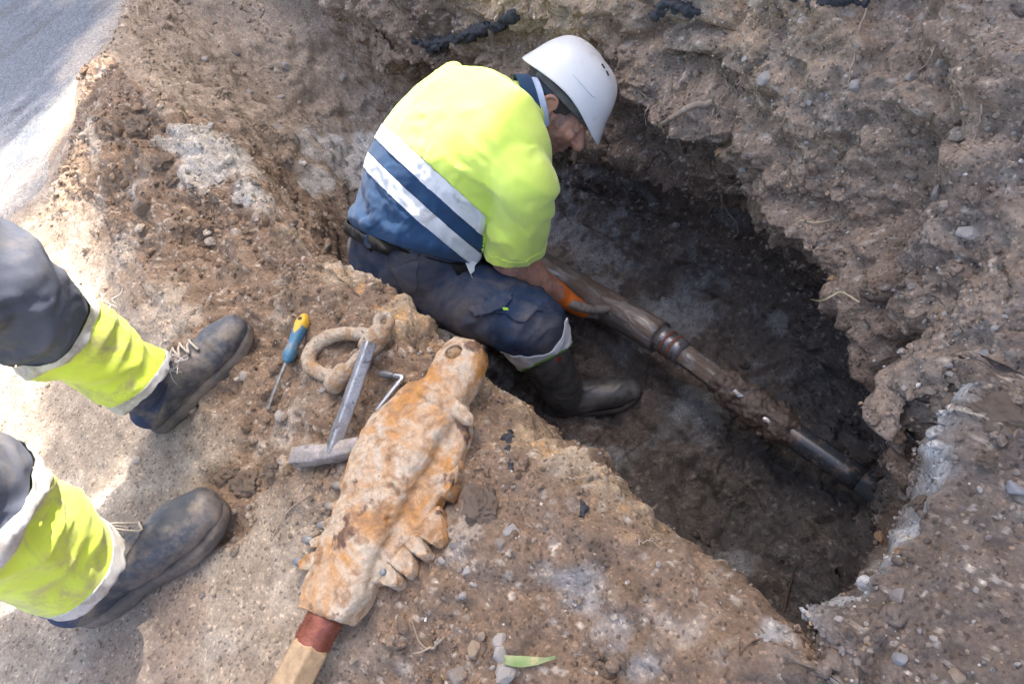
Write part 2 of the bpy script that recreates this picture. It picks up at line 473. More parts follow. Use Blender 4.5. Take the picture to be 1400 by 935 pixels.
# hollows and ledges in the far wall
def hollow(px, py, y, r, depth, stretch=(1, 1, 1)):
    ray = np.array([(px - 700) / FPX, (py - 467.5) / FPX, 1.0])
    c = ray * (y / (ray @ YH))
    q = np.array([c @ XH, y, CAMH + c @ ZH])
    d = (P0 - q) / np.array(stretch)
    g = np.exp(-np.sum(d * d, 1) / r ** 2) * w_far
    P1[:, 1] += 1.15 * depth * g * (.8 + .5 * fbm(P0, 12, 2, seed=6))
for a in [(930, 298, .92, .075, .13, (3, 1, .42)), (1120, 362, .83, .05, .11, (2.2, 1, .5)), (1010, 350, .88, .05, .07, (1, 1, 1)), (970, 112, 1.0, .055, .09, (2.2, 1, .6)), (860, 140, 1.0, .06, .08, (1.4, 1, .7)), (1085, 100, 1.0, .03, .05, (1.6, 1, .6)), (880, 165, .95, .06, .05, (1, 1, 1.6)),
          (890, 275, .9, .09, .12, (2.2, 1, .6)), (1110, 335, .85, .05, .09, (1.6, 1, .9)), (1010, 270, .9, .05, .07, (1.6, 1, .6)), (955, 200, .95, .03, .05, (1, 1, 1.2)),
          (1080, 345, .82, .08, -.06, (1.4, 1, .8)), (985, 150, 1., .06, -.05, (2.4, 1, .6)), (870, 245, .9, .07, -.04, (2, 1, .6)),
          (480, 130, .88, .07, .06, (.8, 1, 2.0)), (780, 240, .95, .1, .08, (1.5, 1, 1)), (1225, 250, .85, .1, .05, (.7, 1, 1.6)), (1165, 470, .75, .05, .05, (.8, 1, 2))]:
    hollow(*a)
TN = gnormals(P1.reshape(nx, nv, 3)).reshape(-1, 3)

# --- colour of the ground itself (dry dust, loose earth, clay layers, wet peat, slurry)
def C(*c): return np.array(c, np.float32)
dust, earth, wall, tan, dark, slurry = C(.37, .32, .265), C(.225, .160, .115), C(.315, .243, .187), C(.50, .37, .24), C(.118, .098, .086), C(.47, .49, .51)
def mix(a, b, w): return a * (1 - w[:, None]) + b * w[:, None]
nA = fbm(P0, 3, 4, .55, seed=50); nB = fbm(P0, 9, 4, .6, seed=51); nC = fbm(P0, 30, 3, .6, seed=52)
col = np.tile(dust, (len(P0), 1))
col = mix(col, C(.48, .43, .37), sstep(.0, .7, nB))
col = mix(col, C(.33, .255, .20), sstep(.0, .6, nA + .5 * nB) * .8)
col = mix(col, earth, loose * (.92 - .35 * sstep(.1, .8, nB + .4 * nC)))
top = (VS < 6.0)
col = mix(col, C(.42, .37, .32), loose * top * sstep(.25, .75, nB - .2 * nA) * .75)
strat = Z0 + .05 * fbm(P0, (2.5, 2.5, 5), 3, seed=53)
cw = np.tile(wall, (len(P0), 1))
cw = mix(cw, C(.20, .15, .117), sstep(-.05, .6, nA + .5 * nB))
cw = mix(cw, tan, sstep(-.13, -.05, strat) * (1 - sstep(.10, .16, strat)) * (.35 + .5 * sstep(-.3, .5, nA)) * (1 - sstep(-.75, -.35, X0)))
cw = mix(cw, C(.15, .115, .092), sstep(-.32, -.52, strat))
cw = mix(cw, C(.30, .25, .21), sstep(.2, .75, nB) * sstep(-.3, -.1, Z0) * .7)
cw = mix(cw, C(.31, .26, .22), sstep(-.75, -.3, X0) * sstep(-.15, .05, Z0) * (.3 + .5 * sstep(-.4, .4, nB)))
cw = mix(cw, C(.40, .335, .275), (1 - sstep(-2.7, -2.2, X0)) * (.55 + .4 * sstep(-.4, .4, nB)))
col = mix(col, cw, w_far * (1 - .6 * w_end))
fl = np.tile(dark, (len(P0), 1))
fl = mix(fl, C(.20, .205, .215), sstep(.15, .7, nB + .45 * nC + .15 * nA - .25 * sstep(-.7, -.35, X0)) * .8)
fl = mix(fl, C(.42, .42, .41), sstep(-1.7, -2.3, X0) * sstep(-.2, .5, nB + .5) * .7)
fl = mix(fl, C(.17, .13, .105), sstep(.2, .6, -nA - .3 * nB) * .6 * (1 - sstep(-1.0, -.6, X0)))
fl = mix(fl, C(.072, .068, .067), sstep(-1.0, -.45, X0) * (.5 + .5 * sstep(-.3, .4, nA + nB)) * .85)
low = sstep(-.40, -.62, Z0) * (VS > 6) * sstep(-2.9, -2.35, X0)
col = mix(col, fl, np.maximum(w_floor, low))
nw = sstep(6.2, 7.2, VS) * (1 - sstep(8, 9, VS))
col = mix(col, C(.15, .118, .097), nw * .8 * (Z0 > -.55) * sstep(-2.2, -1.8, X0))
col = mix(col, C(.38, .315, .255) , (VS > 5) * (VS < 12) * (1 - sstep(-2.35, -1.95, X0)) * (.9 - .4 * sstep(-.45, -.62, Z0)))
col = mix(col, C(.47, .37, .25), crust * .75 * sstep(-.5, .3, nB))
col = mix(col, C(.50, .28, .10), crust * sstep(.55, .8, nC + .3 * nB) * .5)
col = mix(col, C(.175, .145, .125), w_end * (Y0 > -.05) * .8 * (Y0 < .75))
rimw = np.exp(-((X0 + .068) / .0035) ** 2) * (VS > 6.2) * (VS < 13.4) * sstep(-.35, .25, fbm(P0, 22, 3, seed=120) + .35)
col = mix(col, C(.60, .63, .66), rimw * .9)
def blob(px, py, z, r, c, amt, sd=0, soft=.5):
    q = U(px, py, z)
    d = np.linalg.norm((P1 - q), axis=1) / r + .45 * fbm(P0, 14, 3, .6, seed=100 + sd)
    global col
    col = mix(col, C(*c), (1 - sstep(1 - soft, 1, d)) * amt)
PALE = (.52, .54, .56)
for k, a in enumerate([(1205, 630, 0, .05), (1180, 690, 0, .025), (1265, 640, 0, .04), (1290, 640, .0, .03), (1150, 745, 0, .02), (1110, 800, 0, .013), (1108, 850, 0, .014),
                       (1060, 868, 0, .03), (1230, 590, 0.02, .03), (1270, 850, 0, .03), (1320, 780, .0, .03), (1380, 800, 0, .03)]):
    blob(*a, PALE, .8, k)
for k, a in enumerate([(260, 175, .1, .11), (290, 235, .06, .09), (205, 262, .05, .06), (345, 260, .05, .06)]):
    blob(*a, (.56, .55, .53), .75, 20 + k)
for k, a in enumerate([(455, 230, -.55, .22), (500, 200, -.62, .15), (430, 250, -.4, .12)]):
    blob(*a, (.50, .52, .54), .7, 30 + k)
for k, a in enumerate([(930, 430, -.75, .13), (870, 470, -.75, .09), (640, 470, -.75, .15), (1060, 440, -.72, .05), (820, 640, -.75, .1), (960, 560, -.75, .08), (1000, 770, -.75, .07)]):
    blob(*a, (.27, .285, .30), .65, 40 + k)
for k, a in enumerate([(790, 690, -.02, .03), (796, 715, -.03, .02), (830, 845, 0, .007), (822, 858, 0, .006), (838, 832, 0, .005), (1205, 735, 0, .02), (1210, 900, 0, .01)]):
    blob(*a, (.55, .27, .08), .7, 50 + k)
for k, a in enumerate([(760, 770, 0, .05), (800, 800, 0, .05), (770, 730, 0, .04), (850, 870, 0, .04), (920, 920, 0, .05)]):
    blob(*a, (.5, .5, .5), .5, 60 + k)
# single grains of stone in the earth
g = (rid3 > .80) * (w3 < .42)
col = mix(col, C(.48, .43, .37) * (.6 + .7 * ((rid3 * 977) % 1))[:, None], g * (.25 + .5 * loose) * (1 - .75 * w_floor) * near)
col *= (1 + .16 * nC)[:, None] * C(1.02, 1.0, .96)
wet = np.clip(w_floor * (.7 + .5 * sstep(-1.0, -.5, X0)) + low * .5, 0, 1.2)

# --- soil material
soil, nt, b = mat_new("soil")
tc = node(nt, "ShaderNodeTexCoord").outputs["Object"]
at = node(nt, "ShaderNodeAttribute", attribute_name="soil").outputs["Color"]
n1 = noise_node(nt, tc, 160, 8, .75)
n2 = noise_node(nt, tc, 45, 6, .7)
vo = node(nt, "ShaderNodeTexVoronoi"); vo.inputs["Scale"].default_value = 210; vo.inputs["Randomness"].default_value = 1
nt.links.new(tc, vo.inputs["Vector"])
c0 = mixc(nt, 1.0, at, ramp(nt, n1.outputs["Fac"], [(.25, (.55, .55, .56)), (.5, (.98, .97, .96)), (.75, (1.5, 1.46, 1.4))]).outputs[0], 'MULTIPLY')
c0 = mixc(nt, .8, c0, ramp(nt, n2.outputs["Fac"], [(.3, (.72, .72, .74)), (.7, (1.25, 1.23, 1.2))]).outputs[0], 'MULTIPLY')
sep = node(nt, "ShaderNodeSeparateColor"); nt.links.new(vo.outputs["Color"], sep.inputs[0])
gr = ramp(nt, sep.outputs[0], [(.92, (.0, .0, .0)), (.96, (1, 1, 1))]).outputs[0]
c0 = mixc(nt, 1.0, c0, mixc(nt, gr, (1., 1., 1.), (1.5, 1.47, 1.42)), 'MULTIPLY')
dk = ramp(nt, sep.outputs[1], [(.9, (.0, .0, .0)), (.95, (1, 1, 1))]).outputs[0]
c0 = mixc(nt, 1.0, c0, mixc(nt, dk, (1., 1., 1.), (.55, .54, .54)), 'MULTIPLY')
nt.links.new(c0, b.inputs["Base Color"])
wt = node(nt, "ShaderNodeAttribute", attribute_name="wet").outputs["Fac"]
mr = node(nt, "ShaderNodeMapRange"); mr.inputs[3].default_value = .95; mr.inputs[4].default_value = .42
nt.links.new(wt, mr.inputs[0]); nt.links.new(mr.outputs[0], b.inputs["Roughness"])
b.inputs["Specular IOR Level"].default_value = .35
p_ = bump(nt, b, vo.outputs["Distance"], .35, -.004)
bump(nt, b, n1.outputs["Fac"], .8, .005, p_)

def grid_part(name, j0, j1, kind="structure", i0=0, i1=None):
    i1 = nx - 1 if i1 is None else i1
    ii, jj = np.meshgrid(np.arange(i0, i1 + 1), np.arange(j0, j1 + 1), indexing='ij')
    idx = (ii * nv + jj)
    w_ = idx.shape[1]
    loc = np.arange(idx.size).reshape(idx.shape)
    Fq = np.stack([loc[:-1, :-1], loc[1:, :-1], loc[1:, 1:], loc[:-1, 1:]], -1).reshape(-1, 4)
    me = mesh_np(P1[idx.ravel()], Fq, col[idx.ravel()])
    a = me.attributes.new("wet", 'FLOAT', 'POINT'); a.data.foreach_set("value", wet[idx.ravel()].astype(np.float32))
    o = link(name, me, soil)
    return tag(o, kind=kind)
cs = np.concatenate([[0], np.cumsum(SEG)])
grid_part("ground", 0, cs[6])
grid_part("trench_side", cs[6], cs[8])
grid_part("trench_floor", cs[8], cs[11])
grid_part("earth_bank", cs[11], nv - 1)

# --- look-ups on the ground
PX = proj(P1)
GP = P1.reshape(nx, nv, 3)
okv = (PX[:, 2] > .1)
def hit(px, py, rad=5):
    m = okv & (np.abs(PX[:, 0] - px) < rad) & (np.abs(PX[:, 1] - py) < rad)
    k = np.where(m)[0]
    if not len(k): return hit(px, py, rad * 2)
    dmin = PX[k, 2].min()
    k = k[PX[k, 2] < dmin + .04]
    j = k[np.argmin((PX[k, 0] - px) ** 2 + (PX[k, 1] - py) ** 2)]
    return P1[j].copy(), TN[j].copy()
topm = (VS < 6)
PT = P1[topm]
def gz(x, y, r=.02, q='mean'):
    d = (np.abs(PT[:, 0] - x) < r) & (np.abs(PT[:, 1] - y) < r)
    z = PT[d, 2]
    return float(z.max() if q == 'max' else z.mean()) if len(z) else 0.0
flm = (VS > 8) & (VS < 11.5)
PF = P1[flm]
def fz(x, y, r=.03):
    d = (np.abs(PF[:, 0] - x) < r) & (np.abs(PF[:, 1] - y) < r)
    z = PF[d, 2]
    return float(z.mean()) if len(z) else -.75

# --- the old road surface beyond the spoil (a thin worn sheet with a ragged, dusty edge)
rx = np.concatenate([[-40, -20, -12, -8, -6, -5], np.arange(-4.4, -2.1, .018)])
ry = np.concatenate([[-40, -20, -10, -6, -4, -3], np.arange(-2.4, .5, .018)])
RX, RY = np.meshgrid(rx, ry, indexing='ij')
RP = np.stack([RX.ravel(), RY.ravel(), np.zeros(RX.size)], 1)
e = -2.60 - .42 * sstep(-.3, .12, RP[:, 1]) + .1 * fbm(RP, (3, 3, 0), 3, seed=41) - RP[:, 0]
e = np.minimum(e, (road_lim(RP[:, 0]) - RP[:, 1]) * 1.0 + .035 * fbm(RP, 5, 3, seed=42))
RP[:, 2] = .004 + .0015 * fbm(RP, 40, 2, seed=43) - .03 * (1 - sstep(-.03, .03, e))
keep = (e > -.05).reshape(RX.shape)
loc = np.arange(RX.size).reshape(RX.shape)
Fq = np.stack([loc[:-1, :-1], loc[1:, :-1], loc[1:, 1:], loc[:-1, 1:]], -1)
kf = keep[:-1, :-1] & keep[1:, :-1] & keep[1:, 1:] & keep[:-1, 1:]
Fq = Fq[kf]
rc = np.tile(C(.175, .20, .235), (len(RP), 1))
rn = fbm(RP, (2.2, 1.1, 0), 4, .6, seed=44)
rc = mix(rc, C(.36, .375, .40), sstep(.1, .55, rn) * .7)
rc = mix(rc, C(.5, .455, .40), (1 - sstep(.0, .34, e + .12 * fbm(RP, 8, 3, seed=45))) * .85)
rc = mix(rc, C(.13, .135, .14), sstep(.35, .6, fbm(RP, (7, 3, 0), 3, seed=46)) * .5)
me = mesh_np(RP, Fq, rc)
a = me.attributes.new("wet", 'FLOAT', 'POINT')
tag(link("road", me, soil), kind="structure")
# ------------------------------------------------------------------ unseen, added board fence shaped to shade the works and let sun patches through
HY = 2.5
grey_wood = simple_mat("grey_board", (.30, .27, .235), (.40, .36, .31), 30, .85, bump_s=.3)
blocker = thing("light_blocker", "unseen added board fence standing behind the far bank with boards missing", "blocker", (0, HY, .1))
def blocker_spans(x):  # gaps placed so sun falls on the back, the legs and the ground
    top = 4.5
    if -3.56 < x < -3.44: return [(.15, 2.74)]
    if -3.2 <= x <= -2.5: return [(.15, float(np.interp(x, [-3.2, -2.5], [3.02, 3.30])))]
    if -2.5 < x < -2.2: return [(.15, 3.60)]
    if -2.1 <= x < -2.0: return [(.15, 2.42), (2.66, 3.47), (3.98, top)]
    if -2.0 <= x < -1.9: return [(.15, 2.28), (2.66, 3.42), (4.0, top)]
    if -1.9 <= x < -1.8: return [(.15, 2.18), (2.66, 3.62), (4.0, top)]
    if -1.8 <= x < -1.7: return [(.15, 2.17), (2.64, 3.60), (4.0, top)]
    if -1.7 <= x < -1.6: return [(.15, 2.20), (2.60, 3.66), (3.98, top)]
    return [(.15, top)]
x = -7.0
bm_cache = {}
while x < 2.6:
    w = .1 if -3.5 < x < -1.4 else .3
    for z0, z1 in blocker_spans(x + w / 2):
        me = pmesh(box((x + w / 2, 0, (z0 + z1) / 2 - .1), (w - .001, .025, z1 - z0)))
        link("board", me, grey_wood, blocker, False)
    x += w
for px_ in (-6.9, -4.6, -2.3, 0., 2.4):
    link("post", pmesh(box((px_, .065, 2.15), (.09, .09, 4.5))), grey_wood, blocker, False)
# ================================================================== stones, crumbs, roots
def ico(sub):
    bm = bmesh.new(); bmesh.ops.create_icosphere(bm, subdivisions=sub, radius=1.0)
    V = np.array([v.co[:] for v in bm.verts]); F_ = np.array([[v.index for v in f.verts] for f in bm.faces]); bm.free()
    return V, F_
def stone_shape(sub, seed, ang=.5, flat=.75):
    V, F_ = ico(sub)
    r = np.random.default_rng(seed)
    for _ in range(13):                                  # knock flats off a ball
        d = nrm(r.normal(size=3)); h = r.uniform(.5, .82)
        e = V @ d - h
        V = V - np.where(e > 0, e * min(1, ang * 1.7), 0)[:, None] * d
    V = V * np.array([r.uniform(.85, 1.25), r.uniform(.75, 1.), r.uniform(flat * .8, flat * 1.1)])
    V += .07 * fbm(V, 2.1, 2, seed=seed % 50)[:, None] * V
    return V, F_
def rot_rand(n, r, tilt=.6):
    """n rotation matrices: spin about z, then a tilt"""
    a = r.uniform(0, 6.283, n); b = r.normal(0, tilt, n); c = r.uniform(0, 6.283, n)
    def rz(t): z = np.zeros_like(t); o = z + 1; return np.stack([np.cos(t), -np.sin(t), z, np.sin(t), np.cos(t), z, z, z, o], -1).reshape(-1, 3, 3)
    def rx_(t): z = np.zeros_like(t); o = z + 1; return np.stack([o, z, z, z, np.cos(t), -np.sin(t), z, np.sin(t), np.cos(t)], -1).reshape(-1, 3, 3)
    return rz(a) @ rx_(b) @ rz(c)
def scatter(name, n, w, r0, r1, colfn, sub=1, seed=1, sink=.25, pw=2.2, ang=.5):
    r = np.random.default_rng(seed)
    p = w / w.sum()
    k = r.choice(len(P1), n, p=p)
    rad = r0 + (r1 - r0) * r.random(n) ** pw
    pos = P1[k] + TN[k] * (rad * (.5 - sink))[:, None] + r.normal(size=(n, 3)) * .002
    R = rot_rand(n, r, .9)
    Vs, Fs, Cs, o = [], [], [], 0
    shapes = [stone_shape(sub, 200 + q, ang) for q in range(8)]
    sid = r.integers(0, 8, n)
    cc = colfn(k, r, n)
    for q in range(8):
        m = np.where(sid == q)[0]
        V, F_ = shapes[q]
        W_ = np.einsum('nij,vj->nvi', R[m] * rad[m, None, None], V) + pos[m, None]
        Vs.append(W_.reshape(-1, 3))
        Fs.append((F_[None] + (o + np.arange(len(m)) * len(V))[:, None, None]).reshape(-1, 3))
        Cs.append(np.repeat(cc[m], len(V), 0))
        o += len(m) * len(V)
    me = mesh_np(np.vstack(Vs), np.vstack(Fs), np.vstack(Cs))
    me.attributes.new("wet", 'FLOAT', 'POINT')
    return tag(link(name, me, soil, None, False), kind="stuff")
inview = okv & (PX[:, 0] > -60) & (PX[:, 0] < 1460) & (PX[:, 1] > -60) & (PX[:, 1] < 1000)
# area each vertex stands for
ga = np.linalg.norm(np.cross(np.gradient(P1.reshape(nx, nv, 3), axis=0), np.gradient(P1.reshape(nx, nv, 3), axis=1)), axis=2).ravel()
base = ga * inview * (1 - w_road)
clump = sstep(-.2, .7, fbm(P0, 7, 3, .6, seed=70) + .3 * fbm(P0, 25, 2, seed=71))
def crumb_col(k, r, n):
    return (col[k] * r.uniform(.75, 1.25, (n, 1))).astype(np.float32)
def peb_col(k, r, n):
    pal = np.array([(.42, .39, .35), (.36, .31, .26), (.55, .52, .48), (.30, .27, .25), (.40, .29, .18), (.22, .2, .195), (.62, .6, .57)])
    c = pal[r.integers(0, len(pal), n)] * r.uniform(.8, 1.15, (n, 1))
    dk_ = (w_floor[k] * .75)[:, None]
    return (c * (1 - dk_) + np.array([.08, .07, .065]) * dk_).astype(np.float32)
scatter("earth_crumbs", 15000, base * (.04 + loose * clump * (1 - .75 * w_floor) + .25 * w_far), .002, .0085, crumb_col, 1, 5, .3, 2.5)
scatter("earth_clods", 1500, base * (.0 + loose * clump ** 2 * (1 - .8 * w_floor) * (1 - .6 * w_far) + 1.2 * mound + .5 * np.exp(-((Y0 + .26) / .1) ** 2 - ((X0 + 1.0) / .35) ** 2) * top), .007, .021, crumb_col, 2, 6, .45, 2.5)
scatter("gravel", 9000, base * (.10 + .8 * loose * (1 - .85 * w_floor) * (.25 + clump) + .6 * w_end * (VS > 5)), .0014, .0052, peb_col, 1, 7, .3, 2.5)

stone_mats = {}
for nm, c1, c2 in [("white", (.56, .53, .49), (.40, .37, .33)), ("grey", (.32, .29, .265), (.20, .18, .165)), ("tan", (.44, .35, .25), (.30, .22, .15)), ("brown", (.21, .155, .12), (.145, .108, .083)),
                   ("orange", (.52, .33, .14), (.34, .19, .08)), ("blue", (.38, .42, .46), (.24, .26, .29))]:
    stone_mats[nm] = simple_mat(nm + "_stone", c1, c2, 90, .85, bump_s=.5, bump_scale=260, bdist=.002, dirt=(.22, .17, .13), dirt_scale=38, dirt_lo=.42, dirt_hi=.62)
    # each stone its own tint
clod_m = simple_mat("clod_earth", (.33, .255, .195), (.24, .18, .135), 45, .95, bump_s=.9, bump_scale=130, bdist=.005, dirt=(.31, .25, .195), dirt_scale=60, dirt_lo=.56, dirt_hi=.66, spec=.2)
SPECIAL = [
 (198, 282, 19, "brown", "rounded brown boulder with a dusty pale top at the foot of the spoil heap", 1.0),
 (689, 919, 22, "white", "biggest white stone at the bottom of the picture, just below the green leaf", .8),
 (687, 895, 15, "white", "white stone touching the blunt end of the green leaf", .8),
 (686, 875, 13, "white", "small pale stone highest of the three white stones near the green leaf", .75),
 (649, 890, 15, "tan", "angular beige stone left of the three white stones", .9),
 (628, 921, 19, "grey", "long grey slanting stone at the bottom edge left of the white stones", .6),
 (662, 871, 7, "tan", "tiny tan pebble between the beige stone and the topmost white stone", .8),
 (1045, 107, 13, "white", "white flat stone held in the far trench wall above a dark hollow", .6),
 (1167, 122, 12, "white", "tall pale stone sticking out of the far wall beside a long root", .9),
 (1246, 106, 13, "white", "pale stone high in the right part of the far wall under an orange patch", .9),
 (1111, 184, 9, "tan", "small diamond shaped tan stone in the middle of the far wall", .8),
 (1322, 316, 15, "white", "pale smooth stone on the gravel slope at the right edge", .8),
 (1281, 267, 14, "grey", "grey stone at the crest of the right gravel slope", .7),
 (1348, 630, 11, "white", "square pale pebble on the right bank beside a brown clod", .9),
 (1204, 736, 10, "orange", "tan orange pebble on dark earth near the pale slurry rim", .8),
 (1341, 491, 17, "blue", "flat blue grey chip with sharp corners lying on the right bank", .35),
 (1231, 901, 12, "blue", "speckled blue grey pebble at the bottom right near an orange crumb", .8),
 (1305, 924, 13, "tan", "round beige pebble at the bottom edge on the right", .8),
 (1147, 926, 10, "grey", "round grey pebble at the bottom edge near the trench corner", .8),
 (1184, 879, 6, "orange", "small bright orange crumb above the speckled blue pebble", .9),
 (700, 728, 14, "white", "pale angular stone standing on the bank right of the rusty drill head", 1.0),
 (684, 746, 12, "grey", "flat grey stone leaning under the pale angular stone", .6),
 (656, 690, 24, "brown", "big rough brown clod right of the rusty drill head", .8),
 (385, 570, 11, "white", "white pebble lying below the tip of the screwdriver", .9),
 (333, 514, 9, "white", "white pebble beside the toe of the farther work boot", .8),
 (620, 746, 9, "grey", "grey pebble just right of the last drill tooth", .8),
 (604, 765, 7, "white", "small white pebble below the lower drill teeth", .7),
 (637, 778, 9, "white", "whitish pebble in the crumbs between drill head and trench", .9),
 (1388, 668, 14, "blue", "pale blue stone cut by the right edge of the picture", .8),
 (1231, 484, 10, "white", "whitish stone half buried in the corner bank above the pipe end", .7),
 (1362, 572, 26, "brown", "large dark brown clod half buried in the right bank", .6),
 (1229, 813, 16, "grey", "flat dark grey stone set in the right bank near the bottom", .5),
 (924, 309, 7, "white", "small white chip in the dark undercut of the far wall", .8),
 (978, 205, 9, "orange", "ochre pebble in a small hollow of the far wall", .9),
 (1137, 380, 9, "orange", "ochre lump under the dark overhang above the straw", .8),
 (1086, 40, 11, "tan", "pinkish tan stone near the top of the far wall", .8),
 (470, 108, 10, "white", "pale stone on the spoil slope at the far end", .8),
 (392, 92, 9, "white", "white pebble on the upper spoil slope", .9),
 (280, 82, 8, "white", "pale pebble high on the spoil slope left of the white pebble", .8),
 (195, 180, 15, "brown", "dark brown clod on the crest of the spoil heap", 1.0),
 (222, 222, 13, "tan", "tan clod on the left flank of the spoil heap", .9),
 (235, 245, 9, "orange", "ochre clod under the tan clod on the spoil heap", .8),
 (312, 652, 15, "brown", "brown clod between the two work boots and the hammer head", .8),
 (340, 660, 20, "brown", "largest of the brown clods left of the hammer head", .8),
 (372, 640, 13, "grey", "grey brown clod just left of the hammer head", .8),
 (1260, 690, 10, "brown", "brown knob on the dark earth right of the slurry rim", .8),
]
def stone_obj(px, py, rpx, kind, label, flat, group=None, me=None, seed=0, name=None):
    p, n = hit(px, py)
    zc = proj(p)[0, 2]
    r = rpx * zc / FPX * 1.0
    if me is None:
        if "clod" in label or "knob" in label:
            V, F_ = ico(4)
            V = V * (1 + .30 * fbm(V, 1.7, 3, .6, seed=seed) + .22 * (.5 - worley(V, 2.4, seed)[0]) + .10 * fbm(V, 7, 3, .6, seed=seed + 1))[:, None] * np.array([1.15, 1, flat])
        else:
            V, F_ = stone_shape(3 if rpx > 12 else 2, seed, .6, flat)
            V = V + .03 * fbm(V, 6, 3, seed=seed)[:, None] * V
        me = mesh_np(V, F_)
        me.materials.append(clod_m if "clod" in label or "knob" in label else stone_mats[kind])
    nm = name or ("boulder" if "boulder" in label else "clod" if "clod" in label or "knob" in label or "lump" in label or "crumb" in label else "stone")
    o = link(nm, me, None, None, False)
    up = nrm(n * .7 + np.array([0, 0, .4]))
    t = rng.normal(size=3)
    m = frame(p + n * r * .10, nrm(np.cross(up, t)), z=up)
    o.matrix_world = m @ Matrix.Diagonal((r, r, r, 1))
    return tag(o, label, nm, group)
for i, (px, py, rp, kd, lb, fl_) in enumerate(SPECIAL):
    stone_obj(px, py, rp, kd, lb, fl_, seed=300 + i)
# the many alike pebbles
PEB = [("loose pebbles on the near bank", "pebble lying loose on the brown earth of the near bank", [(360, 460, 690, 935)] , 70),
       ("pebbles on the trampled ground by the boots", "pebble on the pale trampled ground around the boots", [(10, 480, 330, 930)], 24),
       ("pebbles on the spoil heap", "pebble on the spoil heap at the far end of the trench", [(200, 30, 430, 330)], 34),
       ("pebbles stuck in the far wall", "pebble stuck in the far wall of the trench", [(850, 20, 1390, 260)], 60),
       ("pebbles on the right gravel slope", "pebble on the gravel slope at the right side", [(1220, 270, 1395, 560)], 46),
       ("pebbles on the dark bank at the near end", "pebble on the dark bank at the near end of the trench", [(1120, 600, 1395, 930)], 48)]
protos = {}
for kd in ("white", "grey", "tan"):
    for s in range(4):
        V, F_ = stone_shape(1, 500 + s * 7 + len(kd), .6, .75)
        me = mesh_np(V, F_); me.materials.append(stone_mats[kd])
        protos[kd, s] = me
rr = np.random.default_rng(77)
MARKS = {
 "loose": [((400, 500), "beside the screwdriver"), ((440, 560), "between the screwdriver and the hammer handle"), ((400, 690), "below the hammer head"), ((520, 880), "in the corner by the drill rod"), ((640, 760), "beside the drill teeth"),
           ((670, 690), "by the big rough brown clod"), ((655, 890), "round the white stones and the green leaf"), ((600, 850), "near the dry forked twig"), ((560, 470), "at the lip behind the shackle"), ((430, 780), "left of the drill teeth"), ((690, 560), "by the black asphalt sliver at the lip")],
 "pebbles on the trampled": [((60, 560), "between the two trouser legs"), ((250, 620), "between the two work boots"), ((330, 560), "before the toe of the farther boot"), ((320, 800), "before the toe of the nearer boot"), ((200, 900), "behind the nearer boot")],
 "pebbles on the spoil": [((230, 80), "high up beside the road edge"), ((390, 90), "on the upper slope by the white pebble"), ((250, 180), "by the pale dust patch on the crest"), ((250, 290), "near the dusty boulder"), ((390, 270), "on the flank towards the trench"), ((330, 160), "in the middle of the slope")],
 "pebbles stuck": [((1045, 107), "round the white flat stone"), ((930, 60), "under the short asphalt lump"), ((930, 210), "under the thick broken root"), ((1110, 190), "round the diamond shaped tan stone"), ((1170, 60), "along the long straight root"), ((1250, 110), "below the orange patch"), ((1350, 80), "in the upper right corner"), ((1330, 220), "along the root near the right edge"), ((1220, 220), "midway on the right part of the wall"), ((1010, 235), "over the dark overhang")],
 "pebbles on the right": [((1322, 316), "round the pale smooth stone"), ((1281, 267), "at the crest by the grey stone"), ((1341, 491), "round the flat blue grey chip"), ((1240, 480), "in the corner above the pipe end"), ((1260, 380), "on the left edge of the slope"), ((1370, 400), "near the right edge")],
 "pebbles on the dark": [((1204, 736), "round the tan orange pebble"), ((1240, 640), "on the pale slurry rim"), ((1348, 630), "by the square pale pebble"), ((1229, 813), "round the flat dark grey stone"), ((1231, 901), "round the speckled blue pebble"), ((1147, 900), "by the trench corner"), ((1350, 880), "in the lower right corner"), ((1320, 760), "in the middle of the bank")]}
def near_mark(grp, px, py):
    for k, v in MARKS.items():
        if grp.startswith(k): return min(v, key=lambda m: (m[0][0] - px) ** 2 + (m[0][1] - py) ** 2)[1]
BASE = {"loose": "pebble loose on the near bank ", "pebbles on the trampled": "pebble on the trampled ground ", "pebbles on the spoil": "pebble on the spoil heap ", "pebbles stuck": "pebble in the far wall ", "pebbles on the right": "pebble on the right gravel slope ", "pebbles on the dark": "pebble on the dark bank "}
WORD = {"white": "small whitish ", "grey": "small grey ", "tan": "small tan "}
for grp, lb, rects, n in PEB:
    for i in range(n):
        x0, y0, x1, y1 = rects[0]
        for _ in range(20):
            px, py = rr.uniform(x0, x1), rr.uniform(y0, y1)
            if grp.startswith("loose") and abs((px - 640) * .887 + (py - 468) * .463) < 95 and py < 870: continue
            break
        kd = rr.choice(["white", "grey", "tan"], p=[.35, .35, .3])
        rp_ = 3.6 + 4.0 * rr.random() ** 2
        sz = "bigger " if rp_ > 5.6 else "small "
        lab = sz + WORD[kd].replace("small ", "") + next(v for k, v in BASE.items() if grp.startswith(k)) + near_mark(grp, px, py)
        stone_obj(px, py, rp_, kd, lab, .8, lab.replace("pebble", "pebbles", 1), protos[kd, rr.integers(4)], name="pebble")

